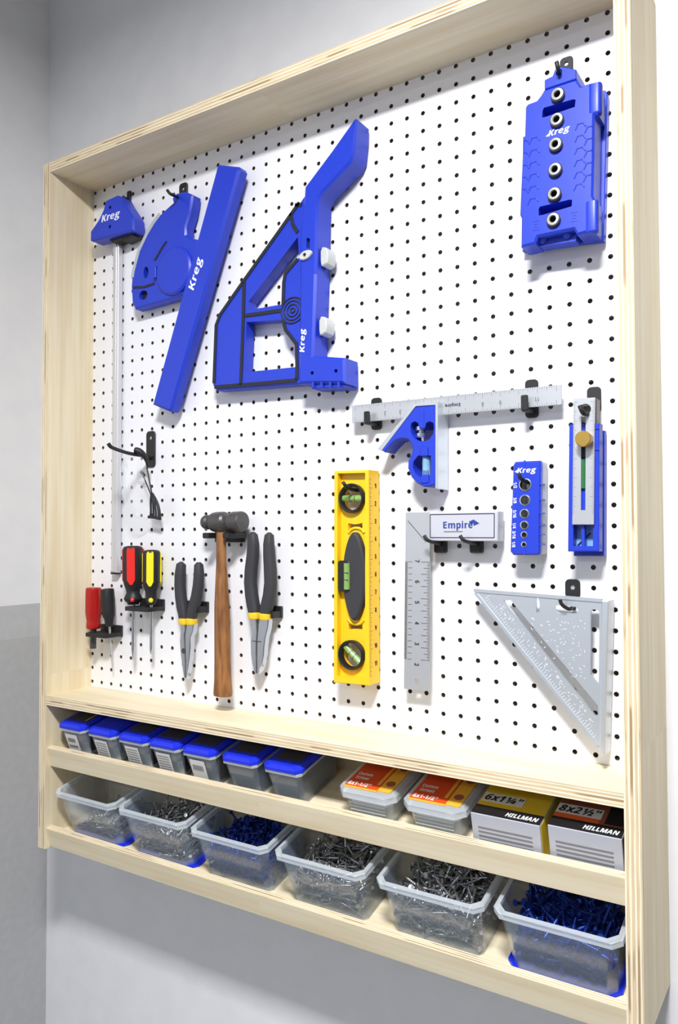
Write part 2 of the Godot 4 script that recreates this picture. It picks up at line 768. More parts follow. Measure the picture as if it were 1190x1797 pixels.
func shop_or_fill_light(p: Vector3, size: Vector2, energy: float, tint: Color, label: String) -> void:
	var t := thing("shop_or_fill_light", label, "lamp", p, "")
	var hb := MB.new()
	hb.box(p + Vector3(0, 0.035, 0), Vector3(size.x + 0.04, 0.06, size.y + 0.04), 0.008)
	part(t, "housing", hb, M.white)
	var db := MB.new()
	db.box(p + Vector3(0, 0.002, 0), Vector3(size.x, 0.004, size.y))
	part(t, "diffuser", db, M.lamp)
	for sx in [-0.4, 0.4]:
		var cd := MB.new()
		cd.tube([p + Vector3(sx * size.x, 0.06, 0), Vector3(p.x + sx * size.x, 0.95, p.z)], 0.003, 6)
		part(t, "chain", cd, M.steel)
	var l := AreaLight3D.new()
	l.name = "light"
	t.add_child(l)
	l.position = Vector3(0, -0.004, 0)
	l.rotation = Vector3(-PI * 0.5, 0, 0)
	l.area_size = size
	l.light_energy = energy
	l.light_color = tint
	l.area_range = 12.0
	l.area_attenuation = 2.0
	l.shadow_enabled = true

func build_room() -> void:
	var b := MB.new()
	b.box(Vector3(2.7, -0.6, WALL_Z - 0.06), Vector3(6.2, 3.2, 0.12))
	struct("wall_back", b, M.wall)
	b = MB.new()
	b.box(Vector3(CORNER_X - 0.06, -0.6, 2.9), Vector3(0.12, 3.2, 6.0))
	struct("wall_left", b, M.wall)
	b = MB.new()
	b.box(Vector3(5.8, -0.6, 2.9), Vector3(0.12, 3.2, 6.0))
	struct("wall_right", b, M.wall)
	b = MB.new()
	b.box(Vector3(2.7, -0.6, 5.9), Vector3(6.2, 3.2, 0.12))
	struct("wall_front", b, M.wall)
	b = MB.new()
	b.box(Vector3(2.7, -2.15, 2.9), Vector3(6.3, 0.1, 6.2))
	struct("floor", b, M.floor)
	b = MB.new()
	b.box(Vector3(2.7, 1.0, 2.9), Vector3(6.3, 0.1, 6.2))
	struct("ceiling", b, M.wall)
	# grey lower part of the left wall, standing proud with a bevelled top
	b = MB.new()
	var xs := CORNER_X
	var pr := [Vector2(xs, -0.782), Vector2(xs + 0.012, -0.846), Vector2(xs + 0.012, -2.1), Vector2(xs, -2.1)]
	for k in 3:
		b.face(Vector3(pr[k].x, pr[k].y, WALL_Z), Vector3(pr[k + 1].x, pr[k + 1].y, WALL_Z), Vector3(pr[k + 1].x, pr[k + 1].y, 5.8), Vector3(pr[k].x, pr[k].y, 5.8), Vector3(xs, -1.4, 1.8))
	struct("trim_1", b, M.grey_band)

func build_cabinet() -> void:
	var mid := (LEFT_IN + RIGHT_IN) * 0.5
	var t := thing("tool_cabinet", "shallow plywood wall cabinet with white pegboard back above two slanted trays", "cabinet", Vector3(mid, BASE_Y, WALL_Z))
	var top_out := TOP_IN + PLY
	var dz := FRONT - WALL_Z
	var cz := (FRONT + WALL_Z) * 0.5
	for sx in [[LEFT_IN - PLY * 0.5], [RIGHT_IN + PLY * 0.5]]:
		panel(t, "side_panel", Vector3(sx[0], (top_out + BASE_Y) * 0.5, cz), Vector3(PLY, top_out - BASE_Y, dz), 0)
	var inw := RIGHT_IN - LEFT_IN
	panel(t, "top_panel", Vector3(mid, TOP_IN + PLY * 0.5, cz), Vector3(inw, PLY, dz), 1)
	panel(t, "shelf", Vector3(mid, (SHELF_TOP + SHELF_BOTTOM) * 0.5, cz), Vector3(inw, SHELF_TOP - SHELF_BOTTOM, dz), 1)
	panel(t, "back_panel", Vector3(mid, (SHELF_BOTTOM + BASE_Y) * 0.5, WALL_Z + 0.003), Vector3(inw, SHELF_BOTTOM - BASE_Y, 0.006), 2)
	for F in [TRAY_UP, TRAY_LOW]:
		var xf := Transform3D(Basis(Vector3.RIGHT, TILT), F)
		panel(t, "tray_rail", Vector3(mid, -0.01675, -0.006), Vector3(inw, 0.0335, 0.012), 2, xf)
		panel(t, "tray_shelf", Vector3(mid, -0.0275, -0.0755), Vector3(inw, 0.012, 0.127), 1, xf)
	# pegboard with 38 x 37 real holes
	var fm := MB.new()
	var hm := MB.new()
	var r := 0.0032
	var seg := 12
	for i in 38:
		for j in 37:
			var c := Vector2(i * PITCH, -j * PITCH)
			var x0 := c.x - PITCH * 0.5 if i > 0 else LEFT_IN + 0.0002
			var x1 := c.x + PITCH * 0.5 if i < 37 else RIGHT_IN - 0.0002
			var y1 := c.y + PITCH * 0.5 if j > 0 else TOP_IN - 0.0002
			var y0 := c.y - PITCH * 0.5 if j < 36 else SHELF_TOP + 0.0002
			if i == 0 or j == 0:
				pass
			var nn := Vector3(0, 0, 1)
			var prev_o := Vector3.ZERO
			for k in seg + 1:
				var a := TAU * k / seg
				var d := Vector2(cos(a), sin(a))
				# outline of the cell in this direction
				var kx := INF
				if d.x > 1e-6:
					kx = (x1 - c.x) / d.x
				elif d.x < -1e-6:
					kx = (x0 - c.x) / d.x
				var ky := INF
				if d.y > 1e-6:
					ky = (y1 - c.y) / d.y
				elif d.y < -1e-6:
					ky = (y0 - c.y) / d.y
				var o := c + d * minf(kx, ky)
				var O := Vector3(o.x, o.y, 0)
				if k > 0:
					var ap := TAU * (k - 1) / seg
					var dp := Vector2(cos(ap), sin(ap))
					var A := Vector3(c.x + dp.x * r, c.y + dp.y * r, 0)
					var B := Vector3(c.x + d.x * r, c.y + d.y * r, 0)
					fm.quad(A, B, O, prev_o, nn)
					# cell corner between the two rays
					for cx in [x0, x1]:
						for cy in [y0, y1]:
							var cc := Vector2(cx - c.x, cy - c.y)
							if dp.cross(cc) > 1e-9 and cc.cross(d) > 1e-9 and cc.dot(dp) > 0:
								fm.tri(prev_o, O, Vector3(cx, cy, 0), nn, nn, nn)
					var bz := Vector3(0, 0, -0.0033)
					hm.quadn(A, B, B + bz, A + bz, Vector3(-dp.x, -dp.y, 0), Vector3(-d.x, -d.y, 0), Vector3(-d.x, -d.y, 0), Vector3(-dp.x, -dp.y, 0))
				prev_o = O
	var pb := part(t, "pegboard", fm, M.board, "white pegboard drilled with rows of holes")
	var ph := part(t, "hardboard_core", hm, M.hole, "", true, pb)
	ph.set_meta("kind", "stuff")

# ---------------------------------------------------------------- pegboard hooks
# a black tab against the board with a prong that follows a path
func hook(label: String, tab: Vector3, w: float, h: float, paths: Array, rad: float, eye := true) -> void:
	var t := thing("pegboard_hook", label, "hook", Vector3(tab.x, tab.y, 0), "black pegboard hooks")
	var b := MB.new()
	var c := Vector2(tab.x, tab.y)
	var holes := []
	if eye:
		holes = [disc(c + Vector2(0, h * 0.5 - w * 0.55), w * 0.17, 10)]
	b.prism(rrect(c, w, h, w * 0.3), 0.0005, 0.003, 0.0006, holes)
	part(t, "tab", b, M.black)
	if eye:
		var e := MB.new()
		e.prism(disc(c + Vector2(0, h * 0.5 - w * 0.55), w * 0.16, 10), 0.0002, 0.0012)
		part(t, "screw_head", e, M.steel)
	for p in paths:
		var pb := MB.new()
		pb.tube(curve3(p), rad, 8)
		part(t, "prong", pb, M.black)

# ---------------------------------------------------------------- blue tools along the top
func build_tools_top() -> void:
	straight_edge_clamp()
	saw_guide()
	rip_guide()
	shelf_pin_jig()

func straight_edge_clamp() -> void:
	var ox := 145.0
	var oy := 325.0
	var s := 10.818
	var root := thing("straight_edge_clamp", "long aluminium bar with a blue triangular clamp head hung beside the cabinet side", "clamp", Vector3(0.05, -0.05, 0))
	var z := 0.036
	var b := MB.new()
	var o := px([[430, 285], [640, 185], [715, 205], [790, 350], [930, 560], [965, 640], [965, 855], [560, 965], [175, 1065], [135, 1050], [140, 875], [300, 640], [380, 470]], ox, oy, s, z)
	var h1 := disc(Vector2(p3(520, 425, ox, oy, s, z).x, p3(520, 425, ox, oy, s, z).y), 0.0035, 10)
	var h2 := disc(Vector2(p3(515, 790, ox, oy, s, z).x, p3(515, 790, ox, oy, s, z).y), 0.0035, 10)
	b.prism(o, 0.010, z, 0.003, [h1, h2])
	part(root, "clamp_head", b, M.blue)
	lettering(root, "Kreg", p3(530, 610, ox, oy, s, z + 0.0002) - root.position, 0.046, 0.0165, M.white, 0.0, 0.25)
	b = MB.new()
	b.prism(px([[500, 940], [960, 850], [960, 960], [760, 1060], [700, 1030], [560, 1090], [500, 1050]], ox, oy, s, 0.026), 0.004, 0.026, 0.002)
	part(root, "jaw", b, M.black)
	var top := at(203.0, 412.0, 0.014)
	var bot := at(199.2, 1005.0, 0.014)
	b = MB.new()
	var mid := (top + bot) * 0.5
	var hw := 0.0075
	b.prism(PackedVector2Array([Vector2(top.x - hw, top.y), Vector2(top.x + hw, top.y), Vector2(bot.x + hw, bot.y), Vector2(bot.x - hw, bot.y)]), 0.004, 0.014, 0.0012)
	b.prism(PackedVector2Array([Vector2(top.x - hw * 0.35, top.y), Vector2(top.x + hw * 0.35, top.y), Vector2(bot.x + hw * 0.35, bot.y + 0.002), Vector2(bot.x - hw * 0.35, bot.y + 0.002)]), 0.014, 0.0152, 0.0004)
	part(root, "bar", b, M.alu_bar)
	b = MB.new()
	b.box(Vector3(bot.x, bot.y - 0.0015, 0.009), Vector3(0.0155, 0.003, 0.0105), 0.0006)
	part(root, "end_cap", b, M.rubber)
	# small stub of the peg that carries it
	var pk := p3(770, 225, ox, oy, s, 0.012)
	hook("black pegboard hook behind the blue clamp head on the aluminium bar", Vector3(pk.x + 0.004, pk.y + 0.004, 0), 0.010, 0.020, [[Vector3(pk.x, pk.y, 0.002), Vector3(pk.x, pk.y, 0.008), Vector3(pk.x - 0.004, pk.y + 0.002, 0.0095)]], 0.0022, false)

func saw_guide() -> void:
	var ox := 220.0
	var oy := 270.0
	var s := 5.667
	var root := thing("circular_saw_guide", "blue quarter-round saw guide with a long slanting blue fence", "saw guide", Vector3(0.17, -0.15, 0))
	# fence
	var zf := 0.034
	var fp := PackedVector2Array()
	for q in [[380.6, 287.8], [417.5, 291.5], [420.0, 297.0], [300.0, 720.0], [296.0, 722.0], [266.2, 709.5]]:
		var w := at(q[0], q[1], zf)
		fp.append(Vector2(w.x, w.y))
	var b := MB.new()
	b.prism(fp, 0.014, zf, 0.004)
	part(root, "fence", b, M.blue)
	# lettering along the fence
	var c := p3(705, 1195, ox, oy, s, zf)
	var e0 := at(268.0, 700.0, zf)
	var e1 := at(382.0, 292.0, zf)
	var turn := atan2(e1.y - e0.y, e1.x - e0.x)
	lettering(root, "Kreg", Vector3(c.x, c.y, zf + 0.0002) - root.position, 0.052, 0.0175, M.white, turn, 0.2)
	# body
	var zb := 0.026
	b = MB.new()
	var o := px([[500, 390], [590, 372], [668, 405], [660, 480], [640, 590], [600, 720], [600, 800], [640, 838], [720, 850], [640, 1200], [560, 1400], [515, 1425], [92, 1545], [62, 1480], [52, 1320], [66, 1170], [120, 965], [205, 785], [290, 660], [365, 575], [470, 482], [458, 440]], ox, oy, s, zb)
	var s1 := p3(205, 1180, ox, oy, s, zb)
	var s2 := p3(178, 1405, ox, oy, s, zb)
	var hk := p3(480, 430, ox, oy, s, zb)
	b.prism(o, 0.006, zb, 0.003, [disc(Vector2(s1.x, s1.y), 0.0060, 12, 0.0105), disc(Vector2(s2.x, s2.y), 0.0105, 12, 0.0085)])
	part(root, "protractor_body", b, M.blue)
	# dark floor of the two openings
	b = MB.new()
	b.prism(disc(Vector2(s1.x, s1.y), 0.0066, 12, 0.011), 0.008, 0.016)
	part(root, "dark_floor", b, M.rubber)
	b = MB.new()
	b.prism(disc(Vector2(s2.x, s2.y), 0.011, 12, 0.009), 0.008, 0.018)
	part(root, "dark_disc", b, M.rubber)
	# raised turntable disc and its rim
	var pc := p3(500, 1165, ox, oy, s, zb)
	b = MB.new()
	b.X = Transform3D(Basis(Vector3.RIGHT, PI * 0.5), Vector3(pc.x - 0.002, pc.y, zb - 0.002))
	b.lathe([[0.0, 0.0075], [0.037, 0.0075], [0.0405, 0.005], [0.042, 0.0], [0.042, -0.002]], 32)
	part(root, "turntable", b, M.blue)
	# slots drawn as dark, slightly raised strips by the turntable
	b = MB.new()
	b.strip(px([[410, 870], [360, 945], [310, 1035], [290, 1060]], ox, oy, s, zb), 0.004, zb - 0.001, zb + 0.0008)
	part(root, "slot", b, M.rubber)
	b = MB.new()
	b.strip(px([[80, 1330], [190, 1325], [290, 1290]], ox, oy, s, zb), 0.004, zb - 0.001, zb + 0.0008)
	part(root, "slot", b, M.rubber)
	# angle scale along the arc
	b = MB.new()
	b.strip(px([[345, 600], [285, 680], [215, 795], [135, 965], [82, 1165], [72, 1230]], ox, oy, s, zb), 0.007, zb - 0.002, zb + 0.001)
	part(root, "angle_scale", b, M.alu)
	b = MB.new()
	b.box(p3(300, 1180, ox, oy, s, zb + 0.004), Vector3(0.008, 0.022, 0.008), 0.002)
	part(root, "pointer", b, M.blue)
	# its hook
	var tb := p3(577, 352, ox, oy, s, 0.002)
	hook("black pegboard hook through the top of the blue quarter-round saw guide", Vector3(tb.x, tb.y - 0.006, 0), 0.019, 0.034, [[p3(585, 420, ox, oy, s, 0.003), p3(540, 440, ox, oy, s, 0.02), p3(475, 410, ox, oy, s, 0.042), p3(440, 395, ox, oy, s, 0.048), p3(418, 362, ox, oy, s, 0.048)]], 0.0026)

func rip_guide() -> void:
	var ox := 350.0
	var oy := 180.0
	var s := 3.329
	var root := thing("rip_cut_guide", "large blue plastic saw guide with a long spine and open triangular frame", "saw guide", Vector3(0.4, -0.3, 0))
	# open frame
	var zw := 0.026
	var b := MB.new()
	var outer := px([[612, 545], [440, 785], [255, 1035], [122, 1225], [97, 1290], [76, 1650], [96, 1682], [330, 1665], [640, 1640], [640, 560]], ox, oy, s, zw)
	var up := px([[575, 785], [582, 905], [497, 1005], [487, 1050], [487, 1178], [288, 1212], [288, 1162]], ox, oy, s, zw)
	var lo := px([[275, 1282], [480, 1268], [500, 1340], [560, 1422], [560, 1545], [262, 1576]], ox, oy, s, zw)
	b.prism(outer, 0.006, zw, 0.002, [up, lo])
	part(root, "frame", b, M.blue)
	# dark raised strips on the frame
	var lines := [[[585, 585], [440, 790], [258, 1045], [122, 1240], [99, 1300], [86, 1640]], [[262, 1050], [258, 1240], [250, 1450], [242, 1650]], [[90, 1662], [250, 1650], [400, 1638], [570, 1622]], [[270, 1245], [380, 1230], [478, 1215]], [[575, 915], [503, 1000], [494, 1050], [490, 1180]], [[490, 1270], [505, 1330], [568, 1410], [572, 1540], [570, 1620]], [[535, 650], [545, 710], [575, 760]], [[560, 600], [600, 597]]]
	for l in lines:
		b = MB.new()
		b.strip(px(l, ox, oy, s, zw), 0.0055, zw - 0.001, zw + 0.0014)
		part(root, "dark_strip", b, M.rubber)
	# embossed badge rings
	var bc := p3(545, 1215, ox, oy, s, zw)
	for r in [0.004, 0.010, 0.016, 0.0215]:
		b = MB.new()
		var pts := []
		for k in 25:
			var a := TAU * k / 24.0
			pts.append(Vector3(bc.x + cos(a) * r, bc.y + sin(a) * r * 0.92, zw + 0.0003))
		b.tube(pts, 0.0013, 6, false)
		part(root, "badge_ring", b, M.rubber)
	# spine
	var zs := 0.042
	b = MB.new()
	var sp := px([[903, 90], [915, 92], [912, 180], [900, 300], [880, 350], [720, 520], [690, 570], [686, 760], [680, 1000], [664, 1478], [848, 1490], [850, 1640], [655, 1640], [578, 1642], [583, 1200], [585, 750], [604, 600], [612, 490], [770, 278]], ox, oy, s, zs)
	var sl := px([[625, 792], [645, 792], [645, 850], [625, 850]], ox, oy, s, zs)
	var d1 := p3(658, 1580, ox, oy, s, zs)
	var d2 := p3(797, 1568, ox, oy, s, zs)
	b.prism(sp, 0.006, zs, 0.0035, [sl, disc(Vector2(d1.x, d1.y), 0.003, 8), disc(Vector2(d2.x, d2.y), 0.003, 8)])
	part(root, "spine", b, M.blue)
	b = MB.new()
	b.prism(px([[655, 1642], [850, 1632], [850, 1662], [655, 1672]], ox, oy, s, 0.036), 0.004, 0.036, 0.001)
	for k in 4:
		b.box(p3(668 + k * 50, 1648, ox, oy, s, 0.038), Vector3(0.004, 0.010, 0.006), 0.0008)
	part(root, "foot_lip", b, M.blue)
	# grey clips on the right side
	for q in [[705, 842, 955], [697, 1248, 1360]]:
		b = MB.new()
		b.prism(smooth2(px([[q[0], q[1]], [q[0] + 42, q[1] + 4], [q[0] + 46, q[2] - 25], [q[0] + 15, q[2]], [q[0], q[2] - 4]], ox, oy, s, 0.034), 1), 0.012, 0.034, 0.0015)
		part(root, "clip", b, M.grey_plastic)
	# oval cam lock
	b = MB.new()
	var oc := p3(625, 893, ox, oy, s, zs)
	b.prism(smooth2(px([[583, 905], [610, 872], [650, 862], [666, 876], [645, 912], [600, 928]], ox, oy, s, zs), 2), zs - 0.001, zs + 0.004, 0.001, [disc(Vector2(oc.x - 0.001, oc.y), 0.0033, 6)])
	part(root, "cam_lock", b, M.grey_plastic)
	b = MB.new()
	b.prism(disc(Vector2(oc.x - 0.001, oc.y), 0.0033, 6), zs - 0.001, zs + 0.001)  # dark floor in the cam lock hole
	part(root, "hex_floor", b, M.rubber)
	b = MB.new()
	b.prism(sl, 0.007, zs - 0.006)  # dark block filling the spine slot
	part(root, "dark_floor", b, M.rubber)
	var c := p3(606, 1390, ox, oy, s, zs)
	lettering(root, "Kreg", Vector3(c.x, c.y, zs + 0.0002) - root.position, 0.034, 0.0115, M.white, PI * 0.5 - 0.03, 0.2)

func shelf_pin_jig() -> void:
	var ox := 900.0
	var oy := 90.0
	var s := 6.611
	var z := 0.050
	var root := thing("shelf_pin_jig", "blue drilling jig with six steel bushings in a row and honeycomb grip", "drilling jig", Vector3(0.87, -0.2, 0))
	# second crop is 180 px lower: shift
	var dy := 180.0 * s
	var o := px([[275, 566], [350, 470], [362, 442], [735, 318], [790, 398], [900, 362], [985, 356], [985, 720], [945, 735], [940, 1250], [930, dy + 480], [955, dy + 535], [950, dy + 905], [865, dy + 905], [745, dy + 940], [705, dy + 872], [288, dy + 960], [258, dy + 1040], [92, dy + 1082], [97, dy + 742], [78, dy + 702], [108, dy + 10], [112, 985], [135, 975], [145, 640], [168, 608]], ox, oy, s, z)
	var slot1 := px([[360, 655], [700, 556], [730, 560], [720, 645], [370, 765], [340, 768], [345, 690]], ox, oy, s, z)
	var slot2 := px([[315, dy + 612], [660, dy + 530], [688, dy + 535], [684, dy + 608], [335, dy + 712], [300, dy + 715], [300, dy + 640]], ox, oy, s, z)
	var b := MB.new()
	var bores := [[517, 498], [507, 788], [492, 1076], [487, dy + 178], [478, dy + 462], [466, dy + 757]]
	var cut := [slot1, slot2]
	for q in bores:
		var w := p3(q[0], q[1], ox, oy, s, z + 0.005)
		cut.append(disc(Vector2(w.x, w.y), 0.0041, 12))
	b.prism(o, 0.018, z, 0.0025, cut)
	part(root, "jig_body", b, M.blue)
	b = MB.new()
	b.prism(PackedVector2Array(MB.inset(MB.ccw(o), 0.001)), 0.013, 0.0185)
	part(root, "seam", b, M.blue)
	b = MB.new()
	var base := PackedVector2Array()
	for q in [[300, 560], [360, 455], [720, 330], [800, 405], [1075, 455], [1098, 490], [1055, dy + 1005], [700, dy + 1045], [110, dy + 1130], [125, dy + 700], [150, 1000], [165, 640]]:
		var w := p3(q[0], q[1], ox, oy, s, 0.0135)
		base.append(Vector2(w.x, w.y))
	b.prism(base, 0.004, 0.0135, 0.001)
	part(root, "base_plate", b, M.blue)
	# hanging tab
	b = MB.new()
	var tabp := px([[368, 440], [368, 330], [460, 285], [488, 210], [540, 172], [640, 190], [735, 210], [738, 318]], ox, oy, s, z)
	var th := p3(535, 232, ox, oy, s, z)
	b.prism(tabp, 0.012, z, 0.001, [disc(Vector2(th.x, th.y - 0.001), 0.0038, 12)])
	part(root, "hanging_tab", b, M.blue)
	# rounded corner pads
	for q in [[905, 358, 985, 720], [866, dy + 535, 950, dy + 905]]:
		b = MB.new()
		var a0 := p3((q[0] + q[2]) * 0.5, q[1], ox, oy, s, z)
		var a1 := p3((q[0] + q[2]) * 0.5, q[3], ox, oy, s, z)
		b.loft([[a0 + Vector3(0, 0.0, -0.006), 0.0070, 0.0045], [a0 + Vector3(0, -0.0015, -0.006), 0.0078, 0.0072], [a1 + Vector3(0, 0.002, -0.006), 0.0078, 0.0072], [a1 + Vector3(0, 0, -0.006), 0.0065, 0.0045]], 18, 3.2)
		part(root, "corner_pad", b, M.blue)
	# steel bushings
	for q in bores:
		b = MB.new()
		var c := p3(q[0], q[1], ox, oy, s, z + 0.005)
		b.X = Transform3D(Basis(Vector3.RIGHT, PI * 0.5), c)
		b.lathe([[0.0085, -0.006], [0.0085, -0.001], [0.0072, 0.0], [0.0062, 0.0008], [0.0042, 0.0008], [0.0040, -0.001], [0.0040, -0.02]], 20)
		var bu := part(root, "bushing", b, M.dark_steel)
		b = MB.new()
		b.X = Transform3D(Basis(Vector3.RIGHT, PI * 0.5), c)
		b.lathe([[0.0074, 0.0001], [0.0070, 0.0012], [0.0046, 0.0016], [0.0039, 0.0]], 20)
		part(root, "bushing_face", b, M.bushing, "", true, bu)
	# honeycomb ridges
	for q in [[835, 800, 5], [300, 965, 5]]:
		for k in q[2] + 1:
			for side in 2:
				if side == 1 and k == q[2]:
					continue
				var sgn := 1.0 if q[0] > 500 else -1.0
				var cx: float = q[0] - 40 + (110.0 * sgn if side == 1 else 0.0) - k * 3.5
				var cy: float = q[1] + 30 + k * 141.0 + (35.0 if side == 1 else 0.0)
				b = MB.new()
				var hp := [p3(cx - 70, cy + 85, ox, oy, s, z), p3(cx - 38, cy + 15, ox, oy, s, z), p3(cx + 22, cy, ox, oy, s, z), p3(cx + 55, cy + 40, ox, oy, s, z)]
				if side == 1 and sgn > 0:
					hp = hp.slice(0, 3)
				elif side == 1:
					hp = [p3(132 - k * 4, cy + 8, ox, oy, s, z), p3(168 - k * 4, cy + 4, ox, oy, s, z), p3(200 - k * 4, cy + 45, ox, oy, s, z)]
				b.tube(hp, 0.0009, 5)
				part(root, "grip_ridge", b, M.blue)
	# logo with oval tail
	var lc := p3(535, 935, ox, oy, s, z)
	lettering(root, "Kreg", Vector3(lc.x, lc.y, z + 0.0002) - root.position, 0.025, 0.0095, M.white, 0.0, 0.3)
	b = MB.new()
	b.prism(px([[382, 990], [425, 950], [425, 990]], ox, oy, s, z), z, z + 0.0004)
	part(root, "logo_tip", b, M.white)
	# two pins in the bottom recess, recess floor
	b = MB.new()
	b.prism(px([[285, dy + 965], [705, dy + 875], [745, dy + 945], [730, dy + 1010], [290, dy + 1075], [262, dy + 1040]], ox, oy, s, 0.036), 0.016, 0.036)
	part(root, "recess_floor", b, M.blue)
	for q in [[350, dy + 995], [640, dy + 935]]:
		b = MB.new()
		b.X = Transform3D(Basis(Vector3.RIGHT, PI * 0.5), p3(q[0], q[1], ox, oy, s, 0.036))
		b.lathe([[0.006, 0.0], [0.006, 0.003], [0.003, 0.006], [0.0, 0.0065]], 14)
		part(root, "pin", b, M.blue)
	# raised guide marks
	for q in [[270, dy + 830], [710, dy + 730]]:
		for k in 4:
			b = MB.new()
			var c := p3(q[0], q[1] - 50 + k * 34, ox, oy, s, z)
			b.box(c, Vector3(0.0085 if k % 3 == 0 else 0.005, 0.0007, 0.0008))
			part(root, "guide_mark", b, M.blue)
	var tb := p3(622, 130, ox, oy, s, 0.002)
	hook("black pegboard hook through the hanging tab of the blue six-bushing jig", Vector3(tb.x, tb.y - 0.010, 0), 0.0165, 0.034, [[p3(600, 290, ox, oy, s, 0.003), p3(570, 270, ox, oy, s, 0.03), p3(535, 240, ox, oy, s, 0.056), p3(522, 190, ox, oy, s, 0.062), p3(508, 125, ox, oy, s, 0.062)]], 0.0026)

# ---------------------------------------------------------------- measuring tools on the right
func build_tools_right() -> void:
	combination_square()
	torpedo_level()
	try_square()
	drill_block()
	marking_jig()
	speed_square()

# quad from four corners (top-left, top-right, bottom-right, bottom-left) and a point on it in 0..1 coordinates
func on_quad(q: PackedVector2Array, a: float, b: float) -> Vector2:
	return q[0].lerp(q[1], a).lerp(q[3].lerp(q[2], a), b)

func tick(mb: MB, p: Vector2, d: Vector2, length: float, width: float, z: float) -> void:
	var no := Vector2(-d.y, d.x) * width * 0.5
	var e := p + d * length
	mb.quad(Vector3(p.x + no.x, p.y + no.y, z), Vector3(e.x + no.x, e.y + no.y, z), Vector3(e.x - no.x, e.y - no.y, z), Vector3(p.x - no.x, p.y - no.y, z), Vector3(0, 0, 1))

